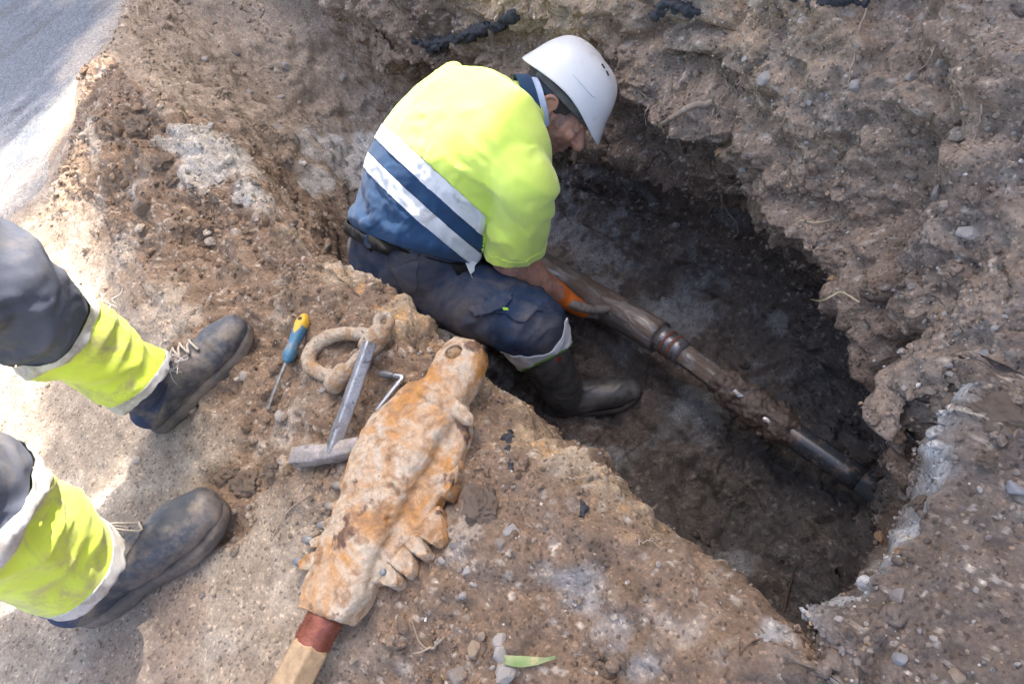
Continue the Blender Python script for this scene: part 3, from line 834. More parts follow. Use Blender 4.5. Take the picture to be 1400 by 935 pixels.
# --- roots, straw, twigs
root_m = simple_mat("dry_root", (.44, .36, .28), (.28, .21, .15), 60, .85, bump_s=.3)
straw_m = simple_mat("straw", (.62, .53, .33), (.5, .40, .24), 50, .7, bump_s=.2)
def strand(name, pix, rpx, label, cat, mat_, group=None, off=.006, taper=.4, forks=0, jit=.004):
    """a root or stalk following the earth through picture points; its ends lie in the soil"""
    pts, zc = [], 1.5
    for i, (px, py) in enumerate(pix):
        p, n = hit(px, py)
        zc = proj(p)[0, 2]
        pts.append(p + n * off * (0 if i == 0 else 1))
    pts = catmull(np.array(pts), 5)
    pts += rr.normal(size=pts.shape) * jit * .5
    r = rpx * zc / FPX
    parts = [loft(pts, np.linspace(r, r * taper, len(pts)), None, 6, 1)]
    for k in range(forks):
        i = rr.integers(len(pts) // 4, len(pts) - 2)
        d = nrm(rr.normal(size=3) + np.array([0, -.4, -.8])) * rr.uniform(.02, .05)
        q = np.array([pts[i], pts[i] + d * .5 + rr.normal(size=3) * .004, pts[i] + d])
        parts.append(loft(q, [r * .6, r * .45, r * .25], None, 5, 3))
    o = link(name, pmesh(parts), mat_)
    return tag(o, label, cat, group)
strand("root", [(1186, 2), (1175, 40), (1166, 85), (1158, 125), (1152, 150)], 1.7, "long straight pale root hanging down the upper right of the far wall", "root", root_m, forks=1)
strand("root", [(966, 140), (945, 150), (925, 160), (908, 164)], 4.5, "thick broken root end sticking out beside the dark hollow", "root", root_m, off=.02, taper=.7, forks=2)
strand("root", [(1290, 40), (1275, 75), (1255, 100)], 1.6, "short slanting root above the pale stone in the far wall", "root", root_m)
strand("root", [(1345, 145), (1340, 180), (1333, 215)], 1.8, "pale root running down the wall near the right edge", "root", root_m)
strand("root", [(928, 195), (935, 220), (945, 250)], 1.5, "thin bent root below the thick broken root", "root", root_m, forks=2)
strand("root", [(980, 262), (995, 285), (1010, 310), (1003, 325)], 1.6, "dangling root over the edge of the dark overhang", "root", root_m, forks=3)
strand("straw", [(1108, 407), (1130, 406), (1155, 405), (1182, 406)], 1.7, "pale straw lying level under the dark overhang", "straw", straw_m, off=.015, taper=.8, jit=.001)
strand("straw", [(1095, 300), (1118, 305), (1142, 298)], 1.2, "thin curled straw above the dark overhang", "straw", straw_m, jit=.001)
strand("twig", [(575, 885), (597, 884), (612, 870)], 3.0, "dry forked twig on the earth left of the beige stone", "twig", root_m, forks=4, off=.008)
strand("twig", [(372, 738), (395, 700), (428, 676)], 1.3, "thin bent twig left of the drill teeth", "twig", root_m, jit=.001)
strand("root", [(775, 655), (795, 660), (812, 655)], 1.4, "wispy root fibres sticking out at the near lip by the ochre stain", "root", root_m, forks=4, off=.012)
strand("root", [(870, 742), (888, 744), (903, 750)], 1.3, "single wispy fibre over the near lip lower down", "root", root_m, forks=2, off=.012)
strand("stick", [(1070, 835), (1080, 800), (1090, 768)], 2.2, "thin dark stick standing in the wet bottom near the trench corner", "stick", simple_mat("dark_stick", (.09, .06, .04), (.05, .035, .03), 40), off=.01, jit=.001)
for i in range(22):
    px = rr.choice([rr.uniform(868, 960), rr.uniform(960, 1100)]); py = rr.uniform(92, 150)
    L = rr.uniform(14, 42)
    strand("root", [(px, py), (px + rr.normal() * 5, py + L * .5), (px + rr.normal() * 8, py + L)], rr.uniform(.8, 1.3), ("hair thin root dangling under the gravel ledge " + ("beside the helmet" if px < 900 else "above the thick broken root" if px < 960 else "left of the white flat stone" if px < 1040 else "right of the white flat stone")), "root", root_m, "hair roots under the gravel ledge " + str(["by the helmet", "by the thick root", "left of the white stone", "right of the white stone"][0 if px < 900 else 1 if px < 960 else 2 if px < 1040 else 3]), off=.01, forks=1)

# --- the green leaf
leaf_m = simple_mat("leaf_green", (.17, .27, .075), (.36, .38, .20), 35, .5, bump_s=.15, dirt=(.52, .42, .2), dirt_scale=40, dirt_lo=.58, dirt_hi=.7)
lp = [hit(*q)[0] + np.array([0, 0, .006]) for q in [(694, 902), (712, 903), (732, 904), (748, 903), (762, 900)]]
lp = catmull(np.array(lp), 5); lp[:, 2] = np.linspace(lp[:, 2].max() + .004, lp[-1, 2] + .004, len(lp))
wv = np.interp(np.linspace(0, 1, len(lp)), [0, .3, .6, .8, 1], [.006, .0075, .005, .0022, .0012])
t_ = nrm(lp[-1] - lp[0]); s_ = nrm(np.cross([0, 0, 1], t_))
V, F_ = [], []
for p, w in zip(lp, wv):
    for q, dz in ((-1, .002), (0, -.0015), (1, .003)): V.append(p + s_ * w * q + np.array([0, 0, dz]))
for i in range(len(lp) - 1):
    for j in (0, 1): F_.append((i * 3 + j, i * 3 + 3 + j, i * 3 + 4 + j, i * 3 + 1 + j))
tag(link("leaf", solid(mesh_np(V, F_), .0008), leaf_m), "narrow green leaf with a dry twisted tip beside the white stones", "leaf")

# --- black crusts of old asphalt in the banks
asph = simple_mat("asphalt_crust", (.030, .032, .037), (.065, .068, .078), 120, .7, bump_s=.8, bump_scale=220, bdist=.004)
def crust_obj(pix, rpx, label, out=-.1):
    pts = []
    for px, py in pix:
        p, n = hit(px, py); zc = proj(p)[0, 2]
        pts.append(p + n * rpx * zc / FPX * out)
    r = rpx * zc / FPX
    rad = [(r * rr.uniform(.6, 1.35), r * rr.uniform(.6, 1.2)) for _ in pts]
    rad[0] = (r * .5, r * .4); rad[-1] = (r * .5, r * .4)
    me = fuse([loft(pts, rad, None, 12, 4, sq=3)], .0035, 1)
    wr_c = worley(mv(me) + .01 * fbm(mv(me), 30, 2)[:, None], 48, 3)
    displace(me, lambda V, N: .008 * fbm(V, 40, 4, .65, seed=len(label)) + .012 * (wr_c[1] - .5) + .006 * (.5 - wr_c[0]))
    tag(link("asphalt_crust", me, asph), label, "asphalt")
crust_obj([(566, 56), (590, 57), (620, 55), (645, 48), (670, 37), (695, 26), (722, 14)], 7.5, "long black broken edge of old asphalt in the upper far wall")
crust_obj([(893, 22), (912, 14), (935, 10), (955, 14)], 10, "short black lump of asphalt at the top of the wall right of the helmet")
crust_obj([(1082, 0), (1110, 1), (1140, 2), (1185, 6)], 10, "black asphalt layer touching the top edge of the picture")
crust_obj([(698, 590), (697, 612), (700, 640)], 5.5, "black sliver of asphalt on the near lip right of the drill head")
crust_obj([(797, 706), (796, 694), (793, 682)], 4.5, "small black piece beside the ochre stain on the near lip")
# ================================================================== tools on the near bank
def sect_loft(L, R, zc_, h, n=28, sq=3.0, sub=3):
    """closed body through sections: left and right outline points, centre heights, half thicknesses"""
    L, R = np.asarray(L, float), np.asarray(R, float)
    k = np.hstack([L, R, np.asarray(h, float)[:, None], np.asarray(zc_, float)[:, None]])
    k = catmull(k, sub)
    c = (k[:, :2] + k[:, 2:4]) / 2; a = (k[:, 2:4] - k[:, :2]) / 2
    th = np.arange(n) * 2 * math.pi / n
    co = np.sign(np.cos(th)) * np.abs(np.cos(th)) ** (2 / sq); si = np.sign(np.sin(th)) * np.abs(np.sin(th)) ** (2 / sq)
    V = np.zeros((len(k), n, 3))
    V[..., :2] = c[:, None] + a[:, None] * co[None, :, None]
    V[..., 2] = k[:, 5:6] + k[:, 4:5] * si[None]
    m = len(k)
    F_ = [(i * n + j, i * n + (j + 1) % n, (i + 1) * n + (j + 1) % n, (i + 1) * n + j) for i in range(m - 1) for j in range(n)]
    F_ += [tuple(range(n))[::-1], tuple((m - 1) * n + j for j in range(n))]
    return V.reshape(-1, 3), F_
def metal_rust(name, base, rust, dark, lo=.45, hi=.6, scale=9, rough=.75, metal=.0, bs=.5, bdist=.003, stain=None):
    m, nt, b = mat_new(name)
    tc = node(nt, "ShaderNodeTexCoord").outputs["Object"]
    a = noise_node(nt, tc, scale, 8, .65, .6)
    d = noise_node(nt, tc, scale * 1.7, 7, .6, .3)
    f = noise_node(nt, tc, scale * 9, 6, .7)
    c = mixc(nt, ramp(nt, a.outputs["Fac"], [(lo, (0, 0, 0)), (hi, (1, 1, 1))]).outputs[0], base, rust)
    c = mixc(nt, ramp(nt, d.outputs["Fac"], [(.61, (0, 0, 0)), (.66, (1, 1, 1))]).outputs[0], c, dark)
    if stain:
        e = noise_node(nt, tc, scale * 3.1, 7, .68, .4)
        c = mixc(nt, ramp(nt, e.outputs["Fac"], [(.50, (0, 0, 0)), (.64, (1, 1, 1))]).outputs[0], c, stain)
    c = mixc(nt, 1.0, c, ramp(nt, f.outputs["Fac"], [(.3, (.72, .70, .68)), (.7, (1.22, 1.22, 1.24))]).outputs[0], 'MULTIPLY')
    nt.links.new(c, b.inputs["Base Color"])
    b.inputs["Roughness"].default_value = rough
    b.inputs["Metallic"].default_value = metal
    bump(nt, b, f.outputs["Fac"], bs, bdist, bump(nt, b, d.outputs["Fac"], bs * .6, bdist * 2))
    return m
rusty = metal_rust("rusted_casting", (.54, .445, .335), (.50, .235, .06), (.13, .07, .045), .455, .60, 10, .55, bs=1., bdist=.004, stain=(.33, .18, .085))
rusty2 = metal_rust("rusted_shackle", (.48, .40, .30), (.36, .22, .11), (.17, .13, .12), .45, .58, 26, .6, bs=.9, stain=(.30, .22, .17))
red_thread = metal_rust("copper_red_thread", (.30, .10, .065), (.20, .06, .04), (.12, .05, .04), .4, .6, 40, .38, .35, .4, .001)
rod_m = metal_rust("tan_rod", (.44, .31, .18), (.38, .22, .10), (.30, .25, .22), .5, .66, 8, .5, .15)
steel = metal_rust("worn_steel", (.40, .41, .43), (.27, .27, .29), (.13, .12, .12), .45, .6, 26, .38, .75, .3, .001)
carbide = simple_mat("carbide", (.27, .29, .31), (.19, .20, .21), 60, .5, .3, .3, dirt=(.42, .30, .17), dirt_scale=50, dirt_lo=.5, dirt_hi=.62)

drill = thing("rusty_drill", "big rusty drill head with toothed flanks and an eye, lying on the near bank", "drill head", (0, 0, 0))
gb = np.mean([gz(*U(px, py, .02)[:2], .03) for px, py in [(600, 520), (560, 600), (530, 680), (480, 780), (420, 880)]])
ZD = gb + .042
def D2(px, py, z=None): return U(px, py, (ZD if z is None else z))
SL = [((619, 465), (657, 471), .012), ((602, 484), (666, 487), .030), ((591, 506), (655, 520), .033), ((582, 523), (638, 550), .034), ((558, 529), (641, 571), .036), ((536, 551), (644, 585), .042), ((512, 574), (637, 610), .047),
      ((491, 606), (627, 640), .050), ((479, 632), (613, 664), .050), ((471, 655), (600, 690), .049), ((465, 680), (588, 712), .047), ((456, 705), (570, 735), .045), ((448, 728), (552, 752), .043), ((438, 752), (535, 772), .041),
      ((428, 780), (518, 797), .039), ((420, 810), (503, 822), .037), ((415, 832), (476, 853), .034)]
def sub_sect(i0, i1, fl, fr, hh, zoff, sq, ends=True):
    L_, R_, Z_, H_ = [], [], [], []
    for i in range(i0, i1 + 1):
        a_, b2_, h_ = SL[i]
        A0, B0 = D2(*a_)[:2], D2(*b2_)[:2]
        L_.append(A0 + (B0 - A0) * fl[i - i0]); R_.append(A0 + (B0 - A0) * fr[i - i0]); Z_.append(ZD + zoff[i - i0]); H_.append(hh[i - i0])
    return sect_loft(L_, R_, Z_, H_, 28, sq, 3)
n_ = len(SL)
plate = sub_sect(3, 14, [.02] * 12, [.98] * 12, [.022] + [.026] * 10 + [.022], [-.012] * 12, 4.5)
centre = sub_sect(4, 16, [.05, .06, .06, .06, .07, .08, .08, .08, .07, .06, .05, .02, .0], [.90, .86, .82, .80, .78, .76, .76, .78, .82, .86, .92, .98, 1.], [.030, .043, .048, .050, .050, .049, .047, .045, .043, .041, .039, .037, .034], [-.002] * 13, 4.2)
lug = sub_sect(0, 5, [0] * 6, [1, 1, 1, 1, .95, .9], [.020, .030, .034, .036, .038, .038], [-.002] * 6, 2.7)
core = [plate, centre, lug]
rib = [loft([D2(583, 531, ZD + .024), D2(612, 543, ZD + .029), D2(636, 561, ZD + .020)], [.007, .008, .007], None, 12, 4),
       loft([D2(562, 530, ZD + .018), D2(600, 548, ZD + .032), D2(640, 573, ZD + .016)], [.012, .014, .012], None, 12, 4),
       loft([D2(504, 600, ZD + .034), D2(489, 640, ZD + .036), D2(486, 690, ZD + .030)], [.010, .012, .009], None, 12, 4, sq=3)]
me = fuse(core + rib, .0025, 2)
eye = D2(622, 484, ZD + .02)
cutter = bpy.data.objects.new("cutter", pmesh(loft([eye - [0, 0, .016], eye + [0, 0, .05]], [.0165, .0165], None, 28, 1, cap=False)))
cutter.data.flip_normals() if False else None
COL.objects.link(cutter)
bmx = bmesh.new(); bmx.from_mesh(cutter.data); bmesh.ops.recalc_face_normals(bmx, faces=bmx.faces[:]); bmx.to_mesh(cutter.data); bmx.free()
me = with_mods(me, [('BOOLEAN', dict(operation='DIFFERENCE', object=cutter, solver='EXACT'))])
bpy.data.objects.remove(cutter)
dents = [(534, 631, .0045, .012), (536, 667, .0045, .012), (531, 709, .004, .01), (566, 560, .012, .006), (612, 552, .014, .004), (520, 600, .014, .006), (545, 600, .012, .005), (606, 600, .02, .005), (505, 700, .02, .006), (560, 700, .02, .005)]
def ddisp(V, N):
    wq = worley(V + .006 * fbm(V, 40, 2)[:, None], 34, 12)
    d = .0016 * fbm(V, 30, 5, .62, seed=3) + .0018 * (wq[1] - .5) * sstep(-.1, .3, fbm(V, 8, 2, seed=13)) + .0009 * fbm(V, 90, 2, seed=16) + .0014 * (.6 - worley(V, 55, 8)[0]) * (fbm(V, 9, 2, seed=5) > -.2)
    for px, py, r, h in dents:
        q = D2(px, py, ZD + .035)
        d = d - h * np.exp(-((V[:, 0] - q[0]) ** 2 + (V[:, 1] - q[1]) ** 2) / (r * r)) * (V[:, 2] > ZD)
    return d
displace(me, ddisp)
link("body", me, rusty, drill)
link("eye_plug", displace(subsurf(pmesh(loft([eye - [0, 0, .014], eye - [0, 0, .0035]], [.016, .0155], None, 24, 1)), 1), lambda V, N: .0015 * fbm(V, 90, 3)), metal_rust("packed_rust", (.36, .25, .14), (.30, .17, .07), (.2, .12, .07), .45, .6, 60), drill)
TEETH = [([(600, 690), (605, 712), (611, 737), (600, 746), (590, 744), (570, 734), (560, 700)], 0), ([(576, 730), (580, 744), (586, 758), (578, 766), (570, 760), (553, 750), (543, 722)], 0),
         ([(558, 748), (565, 768), (564, 782), (555, 789), (547, 783), (532, 768), (528, 738)], 0), ([(537, 770), (548, 790), (544, 800), (534, 803), (524, 798), (512, 792), (508, 764)], 0),
         ([(628, 628), (625, 648), (618, 672), (610, 680), (598, 676), (592, 640)], 0),
         ([(486, 636), (466, 650), (460, 664), (466, 674), (480, 682)], 1), ([(478, 676), (458, 684), (448, 692), (455, 701), (470, 704)], 1),
         ([(468, 700), (448, 709), (439, 718), (444, 725), (460, 728)], 1), ([(460, 722), (432, 731), (418, 738), (422, 747), (452, 748)], 1), ([(450, 744), (420, 758), (405, 768), (409, 778), (434, 778), (444, 768)], 1)]
for i, (poly, tip) in enumerate(TEETH):
    P = np.array([D2(px, py)[:2] for px, py in poly]); c = P.mean(0); n = len(P)
    V = []
    for zz, k in ((-.036, .93), (-.030, 1.0), (-.012, 1.02), (.000, .95), (.004, .82)):
        for q in P:
            w = c + (q - c) * k
            V.append((w[0], w[1], ZD + zz + (.0 if tip == 0 else -.004) + .003 * rr.normal() * (zz > -.03)))
    F_ = [(k * n + j, k * n + (j + 1) % n, (k + 1) * n + (j + 1) % n, (k + 1) * n + j) for k in range(4) for j in range(n)] + [tuple(range(n))[::-1], tuple(4 * n + j for j in range(n))]
    bmx = bmesh.new(); bmx.from_mesh(mesh_np(np.array(V), F_)); bmesh.ops.recalc_face_normals(bmx, faces=bmx.faces[:]); bmesh.ops.triangulate(bmx, faces=bmx.faces[:])
    bmesh.ops.subdivide_edges(bmx, edges=bmx.edges[:], cuts=5, use_grid_fill=True)
    me = bpy.data.meshes.new("tooth"); bmx.to_mesh(me); bmx.free()
    displace(me, lambda V, N: .0016 * fbm(V, 45, 4, .6, seed=i) + .0014 * (.6 - worley(V, 70, 8)[0]))
    t = link("tooth", me, rusty, drill)
    if tip:
        kx_ = 2 if len(poly) < 6 else 2
        B = D2(*poly[kx_], ZD - .018); d = nrm(B - np.array([c[0], c[1], B[2]]))
        m2 = pmesh(loft([B - d * .012, B - d * .003, B + d * .002], [(.0075, .011), (.0075, .0105), (.005, .007)], nrm(np.cross(d, [0, 0, 1])), 12, 2, sq=3))
        link("carbide_tip", displace(m2, lambda V, N: .0012 * fbm(V, 80, 2, seed=i)), carbide, t)
for px, py, r in [(475, 669, .011), (477, 796, .006), (462, 735, .009), (524, 782, .006), (487, 761, .006)]:
    q = D2(px, py, ZD + .03)
    link("stud", displace(pmesh(ball(q, (r, r, r * .8), None, 14, 8)), lambda V, N: .001 * fbm(V, 90, 2)), carbide, drill)
# threaded neck and the six-sided rod that runs out of the picture
a0, a1 = (D2(415, 832) + D2(474, 852)) / 2, (D2(400, 861) + D2(456, 886)) / 2
ax = nrm(a1 - a0)
L_ = np.linalg.norm(a1 - a0)
V, F_ = loft([a0 - ax * .02 + [0, 0, -.004]] + [a0 + ax * t * L_ + [0, 0, -.004] for t in np.linspace(0, 1, 14)] + [a1 + ax * .02 + [0, 0, -.004]],
             [.029] + [.030 + (.0016 if k % 2 else -.0006) for k in range(14)] + [.026], None, 30, 1)
me = mesh_np(V, F_); displace(me, lambda V, N: .0012 * fbm(V, (60, 60, 60), 3, seed=9))
link("threaded_neck", me, red_thread, drill)
b0, b1 = a1 + [0, 0, -.004], U(395, 940, ZD - .004)
dx = nrm(b1 - b0)
b2 = b0 + dx * .62
V, F_ = loft([b0, b0 + dx * .012, b0 + dx * .3, b2], [.026, .034, .034, .034], nrm(np.cross(dx, [.12, 0, 1])), 6, 1, cap=False)
me = bevel(mesh_np(V, F_), .003, 2)
link("drill_rod", me, rod_m, drill, None)

# --- bow shackle
gs = gz(*U(470, 490, .02)[:2], .06)
shk = thing("shackle", "rusty bow shackle with an eyed pin lying under the steel hammer handle", "shackle", (0, 0, 0))
zs = gs + .019
BOW = [(513, 463), (492, 457), (465, 457), (441, 465), (425, 481), (423, 498), (437, 510), (454, 515), (467, 518)]
s0 = proj(U(470, 490, zs))[0, 2] / FPX
bow = loft([U(*q, zs) for q in BOW], [11.5 * s0, 10 * s0, 10 * s0, 10.3 * s0, 10.5 * s0, 10.5 * s0, 10 * s0, 10 * s0, 11 * s0], None, 18, 4)
e1, e2 = U(512, 465, zs + .002), U(464, 517, zs + .002)
pd = nrm(e2 - e1)
ears = [loft([e1 - pd * .013, e1 + pd * .013], [16 * s0, 16 * s0], None, 24, 1), loft([e2 - pd * .012, e2 + pd * .012], [15 * s0, 15 * s0], None, 24, 1)]
me = fuse([bow] + ears, .0019, 1); displace(me, lambda V, N: .0012 * fbm(V, 60, 4, .6, seed=2) + .0012 * (.5 - worley(V, 90, 5)[0]))
link("bow", me, rusty2, shk)
pe = U(525, 440, zs + .008)
me = fuse([loft([e1 - pd * .022, e2 + pd * .02], [7.6 * s0] * 2, None, 20, 1), loft([e1 - pd * .014, e1 - pd * .02], [12 * s0] * 2, None, 22, 1)], .0018, 2)
displace(me, lambda V, N: .0010 * fbm(V, 70, 3, seed=4))
pin = link("pin", me, rusty2, shk)
th = np.linspace(0, 2 * math.pi, 25)
u_, v_ = pd, nrm(np.cross(pd, [0.25, .1, 1]))
w_ = nrm(np.cross(u_, v_))
V, F_ = loft([pe + (u_ * math.cos(t) + v_ * math.sin(t)) * 10.2 * s0 for t in th], [(6.0 * s0, 6.2 * s0)] * 25, None, 14, 1, cap=False)
me = fuse([(V, F_), loft([pe + pd * 10 * s0, e1 - pd * .016], [7.5 * s0] * 2, None, 14, 1)], .0016, 2)
link("pin_eye", displace(me, lambda V, N: .0008 * fbm(V, 70, 3, seed=6)), rusty2, pin)

# --- steel hammer
ham = thing("hammer", "all steel hammer with a square bar handle, its end resting on the shackle", "hammer", (0, 0, 0))
gh = gz(*U(445, 620, .02)[:2], .04)
h0, h1 = U(506, 468, zs + .045), U(456, 611, gh + .034)
hd = nrm(h1 - h0)
sideh = nrm(np.cross(hd, [.35, -.1, 1]))
s1 = proj(h1)[0, 2] / FPX
me = bevel(pmesh(loft([h0, h0 * .5 + h1 * .5, h1 + hd * .015], [(10.3 * s0, 10 * s0), (11.5 * s0, 10.6 * s0), (13 * s1, 11.5 * s1)], sideh, 4, 1, cap=False)), .0035, 3)
me = with_mods(me, [('SUBSURF', dict(levels=3, render_levels=3, subdivision_type='SIMPLE'))])
displace(me, lambda V, N: .0007 * fbm(V, 45, 3, seed=6))
link("handle", me, steel, ham)
q0, q1, q2, q3 = U(403, 626, gh + .024), U(432, 622, gh + .026), U(458, 618, gh + .026), U(494, 610, gh + .026)
me = pmesh(loft([q0, q1, q1 * .6 + q2 * .4, q2, q3], [(14.5 * s1, 13.5 * s1), (15 * s1, 14 * s1), (13.2 * s1, 13 * s1), (14.5 * s1, 13.5 * s1), (12.2 * s1, 12.5 * s1)], nrm(np.cross(nrm(q3 - q0), [.1, .1, 1])), 8, 3, cap=False, sq=3.4))
me = bevel(me, .002, 2)
me = with_mods(me, [('SUBSURF', dict(levels=2, render_levels=2, subdivision_type='SIMPLE'))])
displace(me, lambda V, N: .0014 * fbm(V, 40, 3, seed=7))
link("head", me, metal_rust("hammer_head_steel", (.34, .31, .30), (.40, .32, .22), (.2, .17, .16), .5, .62, 18, .5, .45, .5, .002), ham)

# --- screwdriver
sc = thing("screwdriver", "screwdriver with a dirty blue and yellow grip lying on loose earth", "screwdriver", (0, 0, 0))
gq = gz(*U(403, 470, .02)[:2], .03, 'max')
k0, k1 = U(416, 435, gq + .014), U(393, 491, gq + .013)
k2 = U(365, 558, gz(*U(365, 558, .02)[:2], .015) + .008)
kd_ = nrm(k1 - k0); ss = proj(k1)[0, 2] / FPX
def at_(t): return k0 * (1 - t) + k1 * t
blue = simple_mat("blue_grip", (.045, .15, .25), (.07, .20, .31), 30, .5, dirt=(.28, .24, .2), dirt_scale=45, dirt_lo=.54, dirt_hi=.66, bump_s=.2)
yellow = simple_mat("yellow_grip", (.75, .46, .04), (.6, .36, .04), 40, .45, dirt=(.3, .22, .1), dirt_scale=60, dirt_lo=.55, dirt_hi=.68, bump_s=.2)
sk_mat = simple_mat("chrome_blade", (.52, .5, .47), (.35, .32, .29), 80, .35, .8, .2, dirt=(.3, .22, .15), dirt_scale=90)
me = subsurf(pmesh(loft([at_(.16), at_(.3), at_(.5), at_(.62), at_(.8), at_(.93), at_(1.0)], [9.0 * ss, 9.2 * ss, 8.6 * ss, 7.6 * ss, 8.6 * ss, 8.8 * ss, 6 * ss], None, 12, 2, sq=2.6)), 1)
link("grip", me, blue, sc)
me = subsurf(pmesh(loft([at_(-.01), at_(.05), at_(.14), at_(.22)], [6.5 * ss, 8.9 * ss, 9.6 * ss, 9.3 * ss], None, 12, 2, sq=2.6)), 1)
cap_ = link("grip_cap", me, yellow, sc)
up_ = nrm(np.array([.12, .1, 1]) - kd_ * (np.array([.12, .1, 1]) @ kd_))
link("grip_inlay", subsurf(pmesh(loft([at_(.12) + up_ * 6.6 * ss, at_(.3) + up_ * 6.3 * ss, at_(.44) + up_ * 5.6 * ss], [(6 * ss, 3.2 * ss), (6.3 * ss, 3.4 * ss), (3.6 * ss, 3 * ss)], np.cross(kd_, up_), 12, 3)), 1), yellow, sc)
link("hang_hole", pmesh(loft([at_(.09) + up_ * 8.4 * ss, at_(.09) + up_ * 9.9 * ss], [3.0 * ss, 2.8 * ss], None, 14, 1, cap=False)), simple_mat("dark_hole", (.05, .035, .025)), cap_)
link("shaft", pmesh(loft([k1 - kd_ * .01, k1 * .5 + k2 * .5, k1 * .1 + k2 * .9, k2], [2.6 * ss, 2.5 * ss, (3.2 * ss, 1.7 * ss), (3.6 * ss, .7 * ss)], np.cross(kd_, up_), 12, 3)), sk_mat, sc)

# --- cranked key
key = thing("cranked_key", "small bright steel L key with a dull round socket lying beside the drill head", "key", (0, 0, 0))
gk = gz(*U(535, 530, .02)[:2], .02, 'max')
z_ = gk + .008
sk = proj(U(535, 530, z_))[0, 2] / FPX
c0_, c1_, c2_ = U(522, 511, z_ + .004), U(552, 515, z_ + .002), U(516, 560, z_)
m1 = nrm(c0_ - c1_); m2 = nrm(c2_ - c1_)
pts = [c0_ * .4 + c1_ * .6, c1_ + m1 * .006, c1_ + (m1 + m2) * .0018, c1_ + m2 * .006, c1_ * .5 + c2_ * .5, c2_]
link("bar", pmesh(loft(pts, [3.7 * sk] * 5 + [3.3 * sk], None, 12, 4)), simple_mat("bright_steel", (.62, .62, .62), (.45, .44, .43), 90, .28, .85, .15), key)
link("socket", subsurf(pmesh(loft([c0_, c0_ * .85 + c1_ * .15, c0_ * .55 + c1_ * .45], [5.6 * sk, 6.2 * sk, 5.2 * sk], None, 12, 2)), 1), simple_mat("dull_socket", (.22, .22, .22), (.14, .13, .13), 60, .5, .6, .2), key)

# ================================================================== the pipe in the trench
pip = thing("drill_string", "muddy steel pipe with joints and a black pipe end crossing the trench bottom", "pipe", (0, 0, 0))
mudsteel, nt, b = mat_new("muddy_steel")
tc = node(nt, "ShaderNodeTexCoord").outputs["Object"]
mp = node(nt, "ShaderNodeMapping"); mp.inputs["Scale"].default_value = (.35, 1.3, 1.3); nt.links.new(tc, mp.inputs[0])
nn_ = noise_node(nt, mp.outputs[0], 26, 8, .62, .8)
mudf = ramp(nt, nn_.outputs["Fac"], [(.43, (0, 0, 0)), (.56, (1, 1, 1))]).outputs[0]
fine = noise_node(nt, tc, 160, 6, .7)
mudc = ramp(nt, fine.outputs["Fac"], [(.3, (.10, .068, .048)), (.7, (.17, .125, .092))]).outputs[0]
nt.links.new(mixc(nt, mudf, (.30, .275, .26), mudc), b.inputs["Base Color"])
iv = node(nt, "ShaderNodeMath", operation='SUBTRACT'); iv.inputs[0].default_value = 1.0; nt.links.new(mudf, iv.inputs[1])
sc_ = node(nt, "ShaderNodeMath", operation='MULTIPLY'); sc_.inputs[1].default_value = .75; nt.links.new(iv.outputs[0], sc_.inputs[0])
nt.links.new(sc_.outputs[0], b.inputs["Metallic"])
rr_ = node(nt, "ShaderNodeMapRange"); rr_.inputs[3].default_value = .33; rr_.inputs[4].default_value = .6; nt.links.new(mudf, rr_.inputs[0]); nt.links.new(rr_.outputs[0], b.inputs["Roughness"])
bump(nt, b, fine.outputs["Fac"], .5, .002, bump(nt, b, mudf, .6, .003))
A_, B_, C_, E_ = U(826, 416, -.565), U(905, 463, -.565), U(1082, 593, -.60), U(1178, 657, -.615)
ab = nrm(B_ - A_)
back = A_ + (A_ - B_) / abs((A_ - B_)[0]) * (-1) * 0 + (-ab) * .95
def tubeobj(name, P, R_, mat_, parent, n=36, sub=3, disp=None, cap=True, sq=2.0, vox=None):
    me = pmesh(loft(P, R_, None, n, sub, cap=cap, sq=sq)) if vox is None else fuse([loft(P, R_, None, n, sub, cap=cap, sq=sq)], vox, 2)
    if disp: displace(me, disp)
    return link(name, me, mat_, parent)
Rb = .046
V0 = np.linspace(0, 1, 60)
Pm = [back * (1 - t) + (B_ - ab * .008) * t for t in V0]
tubeobj("casing", Pm, [Rb] * 60, mudsteel, pip, 48, 1, lambda V, N: .0012 * fbm(V, (12, 40, 40), 3, seed=1) + .002 * np.maximum(0, fbm(V, (8, 30, 30), 3, seed=4)), False)
cd = nrm(C_ - B_)
ringm = metal_rust("joint_steel", (.26, .26, .27), (.20, .19, .19), (.10, .07, .06), .45, .6, 40, .35, .6, .2, .001)
redring = simple_mat("rust_red_ring", (.24, .075, .04), (.16, .055, .03), 60, .5)
tubeobj("joint", [B_ - cd * .01, B_ + cd * .018, B_ + cd * .02, B_ + cd * .042, B_ + cd * .044, B_ + cd * .075], [.037, .037, .034, .034, .036, .033], ringm, pip, 36, 1, None, False)
for t in (.02, .043):
    tubeobj("ring", [B_ + cd * (t - .003), B_ + cd * (t + .003)], [.0372, .0372], redring, pip, 36, 1, None, False)
bx0 = B_ + cd * .07
bx1 = B_ + cd * (np.linalg.norm(C_ - B_) * .53)
sidep = nrm(np.cross(cd, [.0, .45, 1]))
me = bevel(pmesh(loft([bx0, bx0 * .5 + bx1 * .5, bx1], [(.033, .030)] * 3, sidep, 6, 1, cap=False)), .003, 2)
me = with_mods(me, [('SUBSURF', dict(levels=3, render_levels=3, subdivision_type='SIMPLE'))])
displace(me, lambda V, N: .0014 * np.maximum(0, fbm(V, (14, 40, 40), 3, seed=5)))
link("flat_sided_sub", me, mudsteel, pip)
